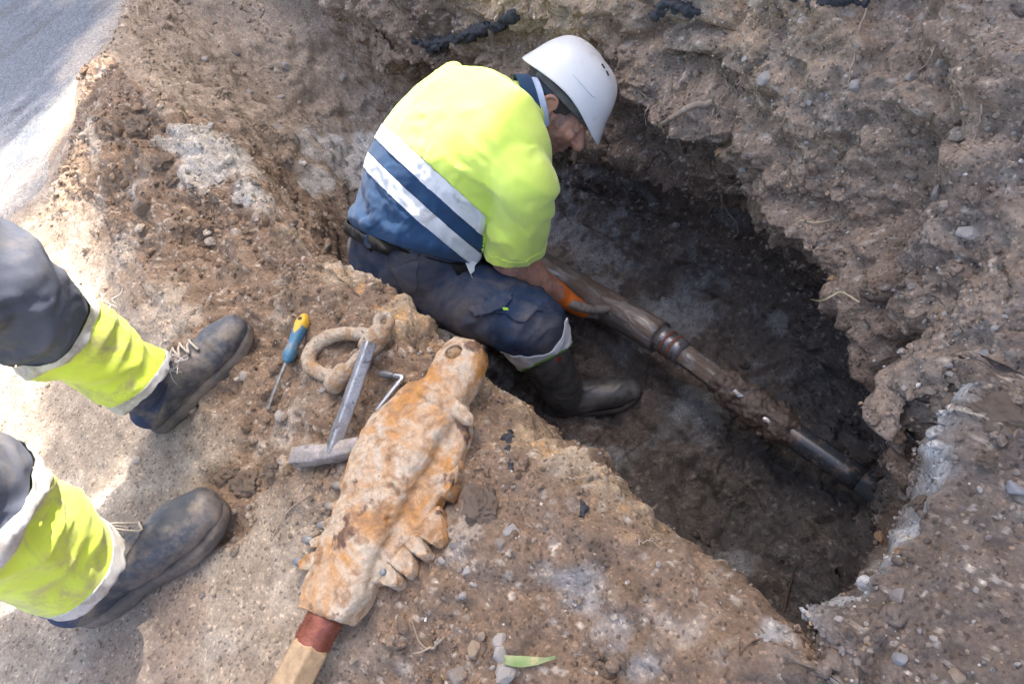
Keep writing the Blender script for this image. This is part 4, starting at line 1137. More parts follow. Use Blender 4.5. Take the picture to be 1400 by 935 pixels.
# the mud-caked bit
mudm = simple_mat("wet_mud", (.115, .082, .062), (.075, .053, .041), 50, .5, bump_s=.7, bump_scale=110, bdist=.004, spec=.6)
m0 = bx1 - cd * .02
ml = np.linalg.norm(C_ - m0)
bits = [loft([m0 + cd * t * ml for t in (0, .15, .35, .55, .7, .85, 1.02)], [.034, .045, .040, .047, .039, .046, .032], None, 20, 4)]
for k in range(16):
    t = rr.uniform(.05, .95); d = nrm(np.cross(cd, rr.normal(size=3)))
    bits.append(ball(m0 + cd * t * ml + d * .037, np.array([.017, .015, .013]) * rr.uniform(.6, 1.2), None, 12, 8))
for k in range(7):
    bits.append(ball(m0 + cd * rr.uniform(.2, .95) * ml + np.array([0, -.03, -.035]) + rr.normal(size=3) * .012, rr.uniform(.012, .024) * np.ones(3), None, 12, 8))
me = fuse(bits, .0035, 2); displace(me, lambda V, N: .005 * fbm(V, 48, 4, .6, seed=8) + .003 * (.6 - worley(V, 80, 9)[0]))
link("mud_cake", me, mudm, pip)
shin = simple_mat("bare_metal", (.40, .39, .38), (.20, .19, .18), 70, .34, .85, .2, dirt=(.11, .08, .06), dirt_scale=40, dirt_lo=.48, dirt_hi=.6)
for t, a_, r in [(.30, (.25, -.25, .9), .017), (.62, (.35, -.2, .9), .012), (.74, (.1, -.6, .8), .016), (.70, (.6, .2, .8), .010), (.15, (-.1, -.7, .7), .011)]:
    d = nrm(np.array(a_) - cd * (np.array(a_) @ cd))
    q = m0 + cd * t * ml + d * .041
    M3 = np.array(frame((0, 0, 0), cd, z=d).to_3x3())
    V_s, F_s = stone_shape(2, 900 + int(t * 100), .6, .8)
    link("bare_tooth", mesh_np((V_s * np.array([r * 1.15, r * .75, r * .6])) @ M3.T + q - d * .003, F_s), shin, pip, False)
# the black pipe end
blk = simple_mat("black_pipe_paint", (.032, .036, .042), (.055, .062, .07), 30, .24, bump_s=.1, dirt=(.15, .11, .083), dirt_scale=26, dirt_lo=.53, dirt_hi=.62, spec=.6)
ed = nrm(E_ - C_)
tubeobj("black_pipe", [C_ - ed * .02, C_ + ed * .05, E_ - ed * .0], [.0315] * 3, blk, pip, 36, 4, None, False)
tubeobj("coupling", [E_ - ed * .002, E_ + ed * .17], [.0335] * 2, blk, pip, 36, 1, None, False)
# ================================================================== THE WORKER IN THE TRENCH
def cloth_mat(name, c1, c2, rough=.85, dirt=None, ds=9, lo=.5, hi=.65, sheen=.0, bs=.25, wv=500):
    m, nt, b = mat_new(name)
    tc = node(nt, "ShaderNodeTexCoord").outputs["Object"]
    n = noise_node(nt, tc, 14, 6, .6)
    col_ = ramp(nt, n.outputs["Fac"], [(.3, c1), (.7, c2)]).outputs[0]
    if dirt:
        d = noise_node(nt, tc, ds, 9, .72, .5)
        col_ = mixc(nt, ramp(nt, d.outputs["Fac"], [(lo, (0, 0, 0)), (hi, (1, 1, 1))]).outputs[0], col_, dirt)
    nt.links.new(col_, b.inputs["Base Color"])
    b.inputs["Roughness"].default_value = rough
    b.inputs["Specular IOR Level"].default_value = .2
    if sheen: b.inputs["Sheen Weight"].default_value = sheen; b.inputs["Sheen Roughness"].default_value = .6
    f = noise_node(nt, tc, wv, 2, .5)
    g_ = noise_node(nt, tc, 60, 4, .6)
    bump(nt, b, f.outputs["Fac"], bs, .0006, bump(nt, b, g_.outputs["Fac"], .15, .003))
    return m
hv_yellow = cloth_mat("hi_vis_yellow", (.62, .80, .10), (.70, .86, .15), .8, sheen=.35)
navy = cloth_mat("navy_cloth", (.014, .045, .105), (.020, .060, .135), .85, sheen=.1)
trouser_m = cloth_mat("work_trousers", (.022, .038, .075), (.032, .055, .105), .85, dirt=(.165, .142, .125), ds=7, lo=.42, hi=.76)
silver = cloth_mat("reflective_tape", (.62, .64, .65), (.74, .75, .76), .45, dirt=(.42, .40, .38), ds=14, lo=.56, hi=.7, wv=300)
shirt_blue = cloth_mat("pale_shirt", (.45, .55, .72), (.52, .62, .8))
belt_m = cloth_mat("belt", (.010, .010, .011), (.020, .019, .018), .85)
rubber = simple_mat("black_rubber", (.036, .037, .038), (.065, .065, .064), 12, .36, bump_s=.2, dirt=(.21, .19, .165), dirt_scale=13, dirt_lo=.42, dirt_hi=.74)

# --- skin with a stubble mask
skin, nt, b = mat_new("skin")
tc = node(nt, "ShaderNodeTexCoord").outputs["Object"]
at = node(nt, "ShaderNodeAttribute", attribute_name="hairy").outputs["Fac"]
n_ = noise_node(nt, tc, 30, 6, .6); n2_ = noise_node(nt, tc, 420, 3, .6)
cs_ = ramp(nt, n_.outputs["Fac"], [(.3, (.56, .27, .175)), (.7, (.68, .37, .26))]).outputs[0]
hair_f = node(nt, "ShaderNodeMath", operation='MULTIPLY'); nt.links.new(at, hair_f.inputs[0])
nt.links.new(ramp(nt, n2_.outputs["Fac"], [(.35, (.45, .45, .45)), (.6, (1, 1, 1))]).outputs[0], hair_f.inputs[1])
nt.links.new(mixc(nt, hair_f.outputs[0], cs_, (.075, .055, .048)), b.inputs["Base Color"])
b.inputs["Roughness"].default_value = .5
b.inputs["Subsurface Weight"].default_value = .12
b.inputs["Subsurface Radius"].default_value = (.012, .004, .002)
b.inputs["Subsurface Scale"].default_value = .5
bump(nt, b, n2_.outputs["Fac"], .15, .001)

RT = nrm([.87, -.5, 0]); FT = nrm([.5, .87, 0])             # his right, and where his chest faces
man = thing("person", "worker in yellow and navy shirt and white helmet crouching in the trench", "person", (0, 0, 0))
# --- head frame: the face turned along the pipe and down
hc = U(764, 141, -.06)
HS = .925
ray_h = nrm(hc - np.array([0, 0, CAMH]))
def camdir(x, y): return nrm(np.array([x * XH[0] + y * XH[1], x * YH[0] + y * YH[1], x * ZH[0] + y * ZH[1]]))
hr = -ray_h
fw = camdir(.70, .715); fw = nrm(fw - hr * (fw @ hr))
up = np.cross(hr, fw)
up = nrm(up + .10 * hr); fw = nrm(fw - up * (fw @ up)); hr = np.cross(fw, up)
HM = np.stack([fw, -hr, up], 1)                             # columns: forward, left, up
def HP(x, y, z): return hc + HM @ (np.array([x, y, z], float) * HS)
# --- skin: head, neck, trunk, both arms in one surface
sh_r, el_r, wr_r = U(718, 250, .0), U(699, 361, -.23), U(768, 405, -.46)
upr = U(690, 172, .04)
sh_l = upr - RT * .145 + np.array([.01, -.02, -.055])
el_l = np.array([-1.38, .73, -.25]); wr_l = np.array([-1.44, .62, -.49])
nk = U(712, 150, .02)
S_ = [ball(HP(-.012, 0, .045), np.array([.098, .078, .095]) * HS, HM), ball(HP(.03, 0, -.035), np.array([.068, .067, .088]) * HS, HM), ball(HP(.042, 0, -.088), np.array([.046, .046, .032]) * HS, HM),
      ball(HP(.066, 0, -.098), np.array([.022, .026, .022]) * HS, HM), ball(HP(.072, .034, -.035), np.array([.022, .022, .022]) * HS, HM), ball(HP(.072, -.034, -.035), np.array([.022, .022, .022]) * HS, HM),
      loft([HP(.088, 0, .005), HP(.098, 0, -.012), HP(.112, 0, -.030), HP(.118, 0, -.043), HP(.100, 0, -.050)], [.010, .0105, .012, .0135, .009], None, 14, 3),
      ball(HP(.102, .011, -.046), np.array([.010, .009, .008]) * HS, HM), ball(HP(.102, -.011, -.046), np.array([.010, .009, .008]) * HS, HM),
      loft([HP(.084, .045, .006), HP(.094, .022, .012), HP(.092, 0, .008), HP(.094, -.022, .012), HP(.084, -.045, .006)], [.009, .011, .009, .011, .009], None, 12, 3),
      loft([HP(.080, .024, -.071), HP(.092, 0, -.069), HP(.080, -.024, -.071)], [.005, .0075, .005], None, 10, 3),
      loft([HP(.078, .022, -.080), HP(.090, 0, -.081), HP(.078, -.022, -.080)], [.005, .008, .005], None, 10, 3),
      loft([HP(.0, 0, -.06), HP(-.03, 0, -.1), nk, nk * .6 + upr * .4], [.050, .050, .048, .045], None, 20, 4)]
for q in (1, -1):
    S_ += [ball(HP(-.012, q * .078, -.018), np.array([.017, .007, .027]) * HS, HM), ball(HP(-.008, q * .076, -.043), np.array([.010, .006, .012]) * HS, HM),
           loft([HP(.004, q * .080, -.008), HP(-.006, q * .084, .010), HP(-.024, q * .087, .008), HP(-.034, q * .088, -.010), HP(-.028, q * .086, -.032), HP(-.012, q * .081, -.050)],
                [.0042, .005, .0055, .0055, .005, .004], None, 10, 4)]
S_ += [loft([upr * .6 + U(650, 200, .0) * .4, U(650, 200, -.02), U(600, 248, -.07), U(566, 330, -.2)], [(.10, .05), (.14, .09), (.15, .12), (.15, .12)], RT, 20, 3)]
def arm(a, e, w, k=1.0):
    m = (e + w) / 2; d = nrm(w - e)
    return [loft([a, a * .5 + e * .5, e], [.050 * k, .050 * k, .044 * k], None, 18, 4), loft([e, e * .75 + w * .25, m, w * .85 + e * .15, w, w + d * .03], [.043 * k, .046 * k, .040 * k, .029 * k, .0265 * k, .028 * k], None, 18, 4), ball(e, (.045 * k,) * 3)]
S_ += arm(sh_r, el_r, wr_r, 1.05) + arm(sh_l, el_l, wr_l, 1.05)
me = fuse(S_, .0032, 3)
V = mv(me)
L = (V - hc) @ HM / HS                                            # head coordinates
eyes = np.zeros(len(V))
for q in (1, -1):                                            # eye sockets
    eyes += np.exp(-(((L[:, 0] - .088) / .018) ** 2 + ((L[:, 1] - q * .033) / .016) ** 2 + ((L[:, 2] + .010) / .010) ** 2))
N = mn(me)
ear_pit = np.zeros(len(V))
for q in (1, -1): ear_pit += np.exp(-(((L[:, 0] + .008) / .008) ** 2 + ((L[:, 1] - q * .086) / .012) ** 2 + ((L[:, 2] + .022) / .013) ** 2))
V = V - N * (eyes * .007 + ear_pit * .006)[:, None] + N * (.0012 * fbm(V, 60, 3, seed=3) + .003 * fbm(V, 14, 2, seed=4) * (L[:, 2] < -.2))[:, None]
setv(me, V)
headz = (np.abs(L[:, 0]) < .14) & (np.abs(L[:, 1]) < .1) & (L[:, 2] > -.14)
beard = headz * sstep(-.03, -.055, L[:, 2] + .25 * (L[:, 0] - .03) + .012 * fbm(L, 40, 2)) * sstep(.115, .095, L[:, 0] - .6 * np.maximum(0, L[:, 2] + .06)) * .72 * sstep(-.02, .012, L[:, 0])
side = headz * sstep(.012, .022, L[:, 0]) * sstep(.052, .040, L[:, 0]) * sstep(-.075, -.04, L[:, 2]) * .85
scalp = headz * sstep(.0, .02, L[:, 2] + .02 * (L[:, 0] > -.03) + .008 * fbm(L, 50, 2)) * sstep(.06, .04, L[:, 0]) * .9
nape = headz * sstep(-.035, -.05, L[:, 0]) * sstep(-.06, -.03, L[:, 2]) * .9
earm = (np.abs(L[:, 1]) > .0785) & (L[:, 0] < .01) & (L[:, 0] > -.045)
brow = headz * np.exp(-(((L[:, 2] - .012 - .05 * (L[:, 0] - .09)) / .006) ** 2)) * (L[:, 0] > .07) * (np.abs(L[:, 1]) > .01) * .8
armh = (~headz) * (.10 + .14 * (fbm(V, 90, 3, seed=9) > .1)) * (V[:, 2] < -.15)
hairy = np.clip(np.maximum.reduce([beard, side * 1., scalp * 1., nape * 1., brow * 1.]) * ~earm + armh, 0, 1)
a = me.attributes.new("hairy", 'FLOAT', 'POINT'); a.data.foreach_set("value", hairy.astype(np.float32))
link("body", me, skin, man)
dark_eye = simple_mat("eye", (.08, .05, .035), (.05, .03, .02), 50, .2, bump_s=0)
for q in (1, -1):
    link("eye", pmesh(ball(HP(.0775, q * .031, -.010), (.0115, .0115, .0115), HM, 16, 10)), simple_mat("eye_white", (.6, .55, .5), None, 10, .2, bump_s=0) if q == 1 else bpy.data.materials["eye_white"], man)
    link("eyelid", pmesh(ball(HP(.0775, q * .031, -.0065), (.0135, .0142, .0105), HM, 16, 10)), skin, man)
# --- hair below the helmet
hairm = simple_mat("greying_hair", (.10, .085, .078), (.05, .042, .038), 120, .7, bump_s=.8, bump_scale=400, bdist=.003)
V, F_ = ball(HP(-.018, 0, .03), np.array([.1, .0805, .085]) * HS, HM, 40, 30)
Lh = (V - hc) @ HM / HS
me = pmesh((V, F_)); displace(me, lambda V, N: .0022 * fbm(V, 150, 3, .6, seed=2))
bmx = bmesh.new(); bmx.from_mesh(me); bmx.verts.ensure_lookup_table()
kill = [v for v, l in zip(bmx.verts, Lh) if l[2] < -.022 - .25 * max(0, -l[0] - .03) or l[0] > .042]
bmesh.ops.delete(bmx, geom=kill, context='VERTS'); bmx.to_mesh(me); bmx.free()
link("hair", me, hairm, man)

# --- helmet (shell with a flared rim, peak, ridge, vents; cradle strap at the nape)
hel_m = simple_mat("helmet_white", (.80, .80, .79), (.74, .74, .73), 9, .32, bump_s=.05, bump_scale=60, dirt=(.50, .47, .43), dirt_scale=22, dirt_lo=.58, dirt_hi=.78)
n1, n2 = 96, 40
V = []
for i in range(n2):
    u = i / (n2 - 1)                                        # 0 rim .. 1 crown
    for j in range(n1):
        t = 2 * math.pi * j / n1
        c, s = math.cos(t), math.sin(t)
        rx_ = .134 if c > 0 else .132
        r0x, r0y = rx_ * c, .110 * s
        ph = (u ** .9) * math.pi / 2
        k = math.cos(ph) ** .68 if u < 1 else 0
        x, y = r0x * k, r0y * k
        z = .024 + .130 * math.sin(ph) ** .98
        rim = max(0, 1 - u / .17)
        pk = max(0, c) ** 2.2                               # peak in front
        bk = max(0, -c) ** 4
        flare = rim ** 1.6
        x += flare * (.024 * pk * c + .008 * bk * c + .004 * c); y += flare * (.008 * s)
        z += flare * (-.020 * pk + -.006 * bk - .004) + .020 * (abs(s) ** 3) * max(0, 1 - u / .4) - .004 * pk
        ridge = math.exp(-(y / .021) ** 2) * sstep(.3, .6, u) * (.006 if abs(y) < .06 else 0)
        z += float(ridge)
        V.append(HP(x - .006, y, z))
F_ = [(i * n1 + j, i * n1 + (j + 1) % n1, (i + 1) * n1 + (j + 1) % n1, (i + 1) * n1 + j) for i in range(n2 - 1) for j in range(n1)]
hel = mesh_np(np.array(V), F_)
hel = subsurf(solid(hel, .0032, -1), 1)
helmet = link("helmet", hel, hel_m, man)
vm = simple_mat("vent_dark", (.03, .03, .03), (.05, .05, .05), 30, .7)
HV = np.array(V); HL = (HV - hc) @ HM / HS
def onhel(x, y):
    d = (HL[:, 0] - x) ** 2 + (HL[:, 1] - y) ** 2 + 1e-3 * (HL[:, 2] < .08)
    return HL[np.argmin(d)]
for q in (1, -1):
    for k, (x, y) in enumerate([(.018, .052), (.040, .049)]):
        p = onhel(x, y * q)
        n_h = nrm([(p[0]) / .142 ** 2, p[1] / .112 ** 2, (p[2] - .03) / .13 ** 2])
        tx = nrm(np.cross([0, 1, 0], n_h))
        M3 = HM @ np.stack([tx, np.cross(n_h, tx), n_h], 1)
        link("vent", bevel(pmesh(box(HP(*(p + n_h * .0005)), (.0125, .0052, .003), M3)), .001, 2), vm, helmet)
# shallow side ribs pressed into the shell
for q in (1, -1):
    pts = [HP(*(onhel(x, q * y) + np.array([0, q * .0006, .0]))) for x, y in ((-.02, .108), (.01, .106), (.04, .098), (.06, .088))]
    link("side_rib", pmesh(loft(pts, [.0012, .0022, .0022, .0012], None, 8, 4)), hel_m, helmet)
strap_m = simple_mat("cradle_blue", (.03, .055, .085), (.045, .075, .11), 30, .5)
pts = [HP(.1 * math.cos(t) - .012, .086 * math.sin(t), z) for t, z in ((math.radians(100), .018), (math.radians(125), .0), (math.radians(155), -.018), (math.radians(180), -.024), (math.radians(205), -.018), (math.radians(235), .0), (math.radians(260), .018))]
link("cradle", pmesh(loft(pts, [(.013, .003)] * 7, up, 10, 4, sq=4)), strap_m, helmet)
link("cradle_knob", pmesh(loft([HP(-.09, -.045, -.018), HP(-.098, -.054, -.018)], [.010, .010], None, 16, 1)), strap_m, helmet)
ptsb = [HP(.112 * math.cos(t) - .008, .091 * math.sin(t), .014 + .012 * abs(math.sin(t))) for t in np.linspace(-2.4, 2.4, 17)]
link("inner_band", pmesh(loft(ptsb, [(.010, .002)] * 17, up, 8, 1)), simple_mat("band_dark", (.12, .11, .10), (.2, .19, .18), 40, .7), helmet)

# --- shirt: torso in one surface, sliced into yellow top, navy panels and two reflective bands
TS = [(566, 338, -.20, .178, .150), (570, 315, -.165, .188, .162), (585, 282, -.11, .196, .170), (607, 240, -.06, .198, .172), (640, 200, -.01, .200, .160), (672, 175, .02, .188, .135), (694, 160, .012, .140, .095), (705, 155, .005, .085, .065)]
P_ = [U(a_, b_, c_) for a_, b_, c_, d_, e_ in TS]
tors = [loft(P_, [(d_, e_) for a_, b_, c_, d_, e_ in TS], RT, 32, 4, sq=2.25)]
tors += [ball(sh_r + np.array([-.035, .005, .015]), (.070, .070, .066)), ball(sh_l + np.array([.045, -.03, -.0]), (.066, .066, .06)),
         loft([sh_r + np.array([-.08, .02, .01]), sh_r + np.array([.0, 0, 0]), sh_r * .8 + el_r * .2], [.07, .067, .06], None, 18, 3)]
HEM = .205
for a_, e_ in ((sh_r, el_r), (sh_l, el_l)):
    d_ = nrm(e_ - a_); q_ = a_ + d_ * HEM
    tors.append(loft([a_, a_ * .5 + q_ * .5, q_, q_ + d_ * .04], [.067, .067, .066, .066], None, 24, 4))
tme = fuse(tors, .0050, 22)
spn = nrm(P_[4] - P_[2])
def folds(V, N):
    q = V @ np.stack([RT, FT, spn], 1)
    d = .0030 * fbm(V, 9, 3, seed=20)
    arm_d = np.linalg.norm(V - (sh_r * .75 + el_r * .25), axis=1)
    d += .016 * np.clip(ridged(q * np.array([1, 1, 1.]), (5, 6, 13), 2, seed=22), 0, 1) * np.exp(-(arm_d / .13) ** 2)
    s = (V - P_[0]) @ spn
    d += .010 * np.clip(ridged(q, (4, 4, 13), 2, seed=23), -.2, 1) * sstep(.16, .03, s)
    d += .006 * ridged(q, (7, 7, 2.2), 2, seed=24) * sstep(.05, .2, s)
    d += .0042 * np.clip(ridged(q + .04 * fbm(V, 7, 2, seed=27)[:, None], (19, 17, 6), 3, seed=28), -.2, 1) * sstep(-.2, .5, fbm(V, 5, 2, seed=29))
    for a_, e_ in ((sh_r, el_r), (sh_l, el_l)):
        da = nrm(e_ - a_); ta = (V - a_) @ da
        d += .006 * np.clip(ridged(V + .12 * ta[:, None], (11, 11, 6), 2, seed=31), -.2, 1) * sstep(.05, .1, ta) * (np.linalg.norm(V - a_ - ta[:, None] * da, axis=1) < .1)
    return d
displace(tme, folds)
ray_b = nrm(U(595, 240, 0) - np.array([0, 0, CAMH]))
def bandplane(p1, p2):
    d = camdir(p2[0] - p1[0], p2[1] - p1[1])
    n_ = nrm(np.cross(ray_b, d))
    if n_ @ spn < 0: n_ = -n_
    mid = U((p1[0] + p2[0]) / 2, (p1[1] + p2[1]) / 2, -.05)
    return mid, n_
planes = [bandplane((493, 232), (621, 332)), bandplane((505, 216), (632, 315)), bandplane((525, 192), (636, 307)), bandplane((539, 174), (652, 295))]
nb_ = nrm(sum(p[1] for p in planes))
planes = [(p[0], nb_) for p in planes]
def split_sleeve(me, a, e):
    """-> (rest, sleeve): the sleeve is what lies round the arm beyond the armpit"""
    d = nrm(e - a)
    V = mv(me)
    pc = np.empty(len(me.polygons) * 3, np.float32); me.polygons.foreach_get("center", pc); pc = pc.reshape(-1, 3)
    t = (pc - a) @ d
    rad_ = np.linalg.norm(pc - a - t[:, None] * d, axis=1)
    m = (t > .045) & (rad_ < .079)
    out = []
    for keep_ in (~m, m):
        bm = bmesh.new(); bm.from_mesh(me); bm.faces.ensure_lookup_table()
        bmesh.ops.delete(bm, geom=[bm.faces[i] for i in np.where(~keep_)[0]], context='FACES')
        m2 = bpy.data.meshes.new("cut"); bm.to_mesh(m2); bm.free(); out.append(m2)
    return out
restT, slR = split_sleeve(tme, sh_r, el_r)
restT, slL = split_sleeve(restT, sh_l, el_l)
belt_lo, belt_hi = bandplane((482, 329), (600, 366)), bandplane((485, 313), (606, 349))
seg = cut(restT, planes)
seg[0] = cut(seg[0], [(belt_hi[0] - belt_hi[1] * .004, belt_hi[1])])[1]
displace(seg[0], lambda V, N: .012 * np.exp(-(((V - belt_hi[0]) @ belt_hi[1] - .02) / .022) ** 2) * (1 + .6 * fbm(V, 14, 2, seed=8)))
bm = bmesh.new(); bm.from_mesh(seg[4])
for sl, a_, e_ in ((slR, sh_r, el_r), (slL, sh_l, el_l)):
    d_ = nrm(e_ - a_)
    bm.from_mesh(cut(sl, [(a_ + d_ * HEM, nrm(d_ + np.array([.12, .1, 0])))])[0])
bmesh.ops.remove_doubles(bm, verts=bm.verts[:], dist=.0002)
ym = bpy.data.meshes.new("shirt"); bm.to_mesh(ym); bm.free()
YV = mv(ym).copy()
shirt = link("shirt", solid(ym, .0026, -1), hv_yellow, man)
link("navy_panel", seg[0], navy, shirt); link("navy_panel", seg[2], navy, shirt)
def tape(me):
    displace(me, lambda V, N: .0012 + .0022 * np.clip(ridged(V @ np.stack([RT, FT, spn], 1), (34, 34, 5), 2, seed=26), 0, 1))
    return me
link("reflective_band", tape(seg[1]), silver, shirt); link("reflective_band", tape(seg[3]), silver, shirt)
# hems of the sleeves and the stitched armhole, as raised edges
def hem_ring(a, e, t, r, h):
    d = nrm(e - a); n_ = nrm(d + np.array([.12, .1, 0])); c_ = a + d * t
    V_ = YV; m_ = np.where((np.abs((V_ - c_) @ n_) < .004) & (np.linalg.norm(V_ - c_, axis=1) < .11))[0]
    if len(m_) < 8: return
    u = nrm(np.cross(n_, [0, 0, 1])); w = np.cross(n_, u)
    an_ = np.arctan2((V_[m_] - c_) @ w, (V_[m_] - c_) @ u)
    o_ = m_[np.argsort(an_)]
    P = V_[o_][::max(1, len(o_) // 40)]
    P = np.vstack([P, P[:1]])
    link("hem", pmesh(loft(P, [(r, h)] * len(P), n_, 8, 1)), hv_yellow, shirt)
hem_ring(sh_r, el_r, HEM - .022, .0012, .0016)
# collar: navy outside, a pale shirt inside
def collar(name, c, ax_, ra, rb, h, lean, m_, parent, open_=.5):
    ax_ = nrm(ax_); f = nrm(FT * .4 + fw - ax_ * ((FT * .4 + fw) @ ax_)); l = np.cross(ax_, f)
    n, V = 40, []
    for i in range(n + 1):
        t = open_ + (2 * math.pi - 2 * open_) * i / n
        for z, k in ((0, 1.06), (.5, 1.0), (1, lean)):
            V.append(c + f * math.cos(t) * ra * k + l * math.sin(t) * rb * k + ax_ * h * z)
    F_ = [(i * 3 + j, i * 3 + 3 + j, i * 3 + 4 + j, i * 3 + 1 + j) for i in range(n) for j in (0, 1)]
    return link(name, subsurf(solid(mesh_np(np.array(V), F_), .003, 0), 2), m_, parent)
nax = nrm(camdir(.90, -.40) + .15 * camdir(0, 1))
cpos = U(716, 150, -.01)
collar("collar", cpos - nax * .004, nax, .078, .086, .036, .92, navy, shirt, .5)
collar("undershirt_collar", cpos + nax * .012, nax, .066, .074, .036, .93, shirt_blue, man, .45)
# small tag of tape at the waist seam, where the front panel folds
# --- trousers
hip_r, kn_r, bt_r, an_r = U(556, 372, -.25), U(724, 441, -.28), U(745, 489, -.45), U(773, 541, -.645)
pel = U(563, 350, -.235)
hip_l = pel - RT * .10 + np.array([0, .0, -.02])
kn_l = np.array([-1.20, .50, -.27]); an_l = np.array([-1.28, .36, -.66])
TR = [loft([U(563, 372, -.33), pel, U(566, 336, -.195), U(574, 308, -.15)], [(.165, .14), (.188, .160), (.186, .160), (.186, .162)], RT, 28, 4, sq=2.2), ball(hip_r + np.array([-.02, -.01, .0]), (.115, .115, .105)), ball(hip_l, (.115, .115, .105)), ball(U(530, 360, -.27), (.11, .10, .10)),
      loft([hip_r, hip_r * .6 + kn_r * .4, kn_r * .85 + hip_r * .15, kn_r], [.112, .102, .086, .082], None, 22, 4), ball(kn_r + np.array([.0, .0, .0]), (.080,) * 3),
      loft([kn_r, kn_r * .5 + bt_r * .5, bt_r, bt_r + nrm(an_r - bt_r) * .06], [.080, .077, .074, .074], None, 22, 4),
      loft([hip_l, hip_l * .5 + kn_l * .5, kn_l], [.11, .10, .08], None, 20, 4), loft([kn_l, kn_l * .5 + an_l * .5, an_l], [.08, .076, .072], None, 20, 4)]
pme = fuse(TR, .0055, 6)
td = nrm(kn_r - hip_r); tn = nrm(np.cross(td, [0, 0, 1])); tb = np.cross(tn, td)
def pfolds(V, N):
    q = V @ np.stack([td, tn, tb], 1)
    dk = np.linalg.norm(V - kn_r, axis=1); dh = np.linalg.norm(V - hip_r, axis=1)
    d = .004 * fbm(V, 10, 3, seed=40) + .0045 * ridged(q + .06 * fbm(V, 6, 2, seed=47)[:, None], (17, 6, 6), 2, seed=41)
    d += .015 * np.clip(ridged(q + .1 * q[:, 1:2], (15, 5, 5), 2, seed=42), -.2, 1) * np.exp(-(dk / .12) ** 2)
    d += .014 * np.clip(ridged(q + .3 * q[:, 1:2], (13, 5, 5), 2, seed=43), -.2, 1) * np.exp(-(dh / .15) ** 2)
    return d
displace(pme, pfolds)
sd_ = nrm(an_r - kn_r)
c1_, c2_p = U(731, 457, -.355), U(746, 487, -.445)
hemn = nrm(np.cross(nrm(U(763, 449, -.37) - U(704, 479, -.37)), nrm(U(734, 464, -.37) - np.array([0, 0, CAMH]))))
if hemn @ sd_ < 0: hemn = -hemn
# cut only the right leg: slice off what lies beyond the hem near that leg
def sel_cut(me, co, no, near_pt, rad):
    """-> (rest, beyond): beyond is the part past the plane within rad of near_pt"""
    out = []
    for which in (0, 1):
        bm = bmesh.new(); bm.from_mesh(me)
        fs = [f for f in bm.faces if (f.calc_center_median() - Vector(near_pt)).length < rad]
        ge = list({v for f in fs for v in f.verts}) + list({e for f in fs for e in f.edges}) + fs
        bmesh.ops.bisect_plane(bm, geom=ge, plane_co=Vector(co), plane_no=Vector(no))
        bey = [f for f in bm.faces if (f.calc_center_median() - Vector(near_pt)).length < rad and (f.calc_center_median() - Vector(co)).dot(Vector(no)) > 0]
        kill = bey if which == 0 else [f for f in bm.faces if f not in set(bey)]
        bmesh.ops.delete(bm, geom=kill, context='FACES')
        m2 = bpy.data.meshes.new("cut"); bm.to_mesh(m2); bm.free(); out.append(m2)
    return out
rest, bey = sel_cut(pme, c1_, hemn, bt_r, .17)
cuff, drop = sel_cut(bey, c2_p, hemn, bt_r, .3)
trousers = link("trousers", rest, trouser_m, man)
displace(cuff, lambda V, N: .002 + .004 * np.clip(ridged(V, (22, 22, 22), 2, seed=45), 0, 1))
link("reflective_cuff", solid(cuff, .003, -1), silver, trousers)
lime = simple_mat("lime_edge", (.30, .62, .06), (.25, .55, .05), 30, .7)
trim, _d = sel_cut(drop, c2_p + hemn * .006, hemn, bt_r, .3)
link("cuff_trim", solid(displace(trim, lambda V, N: .0005 + 0 * V[:, 0]), .003, -1), lime, trousers)
# belt with loops, over the waist
bt = [loft([U(563, 350, -.235), U(566, 336, -.195), U(574, 308, -.15), U(582, 288, -.11)], [(.190, .163), (.188, .162), (.188, .164), (.188, .164)], RT, 48, 6, sq=2.2, cap=False)]
bme = cut(pmesh(bt), [belt_lo, belt_hi])[1]
displace(bme, lambda V, N: .017 + .002 * fbm(V, 20, 2, seed=3))
bme_s = bme.copy()
link("belt", solid(bme, .004, 0), belt_m, trousers)
def surf(me_list, px, py):
    """nearest vertex to the eye of these meshes seen at a picture point"""
    best = None
    for me in me_list:
        V = mv(me); N = mn(me); q = proj(V)
        m = np.where((np.abs(q[:, 0] - px) < 6) & (np.abs(q[:, 1] - py) < 6))[0]
        if len(m):
            j = m[np.argmin(q[m, 2])]
            if best is None or q[j, 2] < best[2]: best = (V[j], N[j], q[j, 2])
    return best
def patch(name, pix, mat_, parent, meshes, lift=.003, thick=.002, nsub=8, rim=None):
    """a sewn-on piece: a quad of picture corners draped over the cloth beneath it"""
    pix = np.array(pix, float); V, n = [], nsub
    for i in range(n + 1):
        for j in range(n + 1):
            u, v = i / n, j / n
            p = (pix[0] * (1 - u) + pix[1] * u) * (1 - v) + (pix[3] * (1 - u) + pix[2] * u) * v
            s = surf(meshes, *p)
            if s is None: s = (V[-1] if V else U(p[0], p[1], -.2), np.zeros(3), 0)
            V.append(s[0] + s[1] * lift)
    V = np.array(V); G = V.reshape(n + 1, n + 1, 3)
    for _ in range(2):
        G[1:-1, 1:-1] = .4 * G[1:-1, 1:-1] + .15 * (G[:-2, 1:-1] + G[2:, 1:-1] + G[1:-1, :-2] + G[1:-1, 2:])
    F_ = [(i * (n + 1) + j, (i + 1) * (n + 1) + j, (i + 1) * (n + 1) + j + 1, i * (n + 1) + j + 1) for i in range(n) for j in range(n)]
    me = mesh_np(G.reshape(-1, 3), F_)
    return link(name, subsurf(solid(me, thick, 0), 1), mat_, parent)
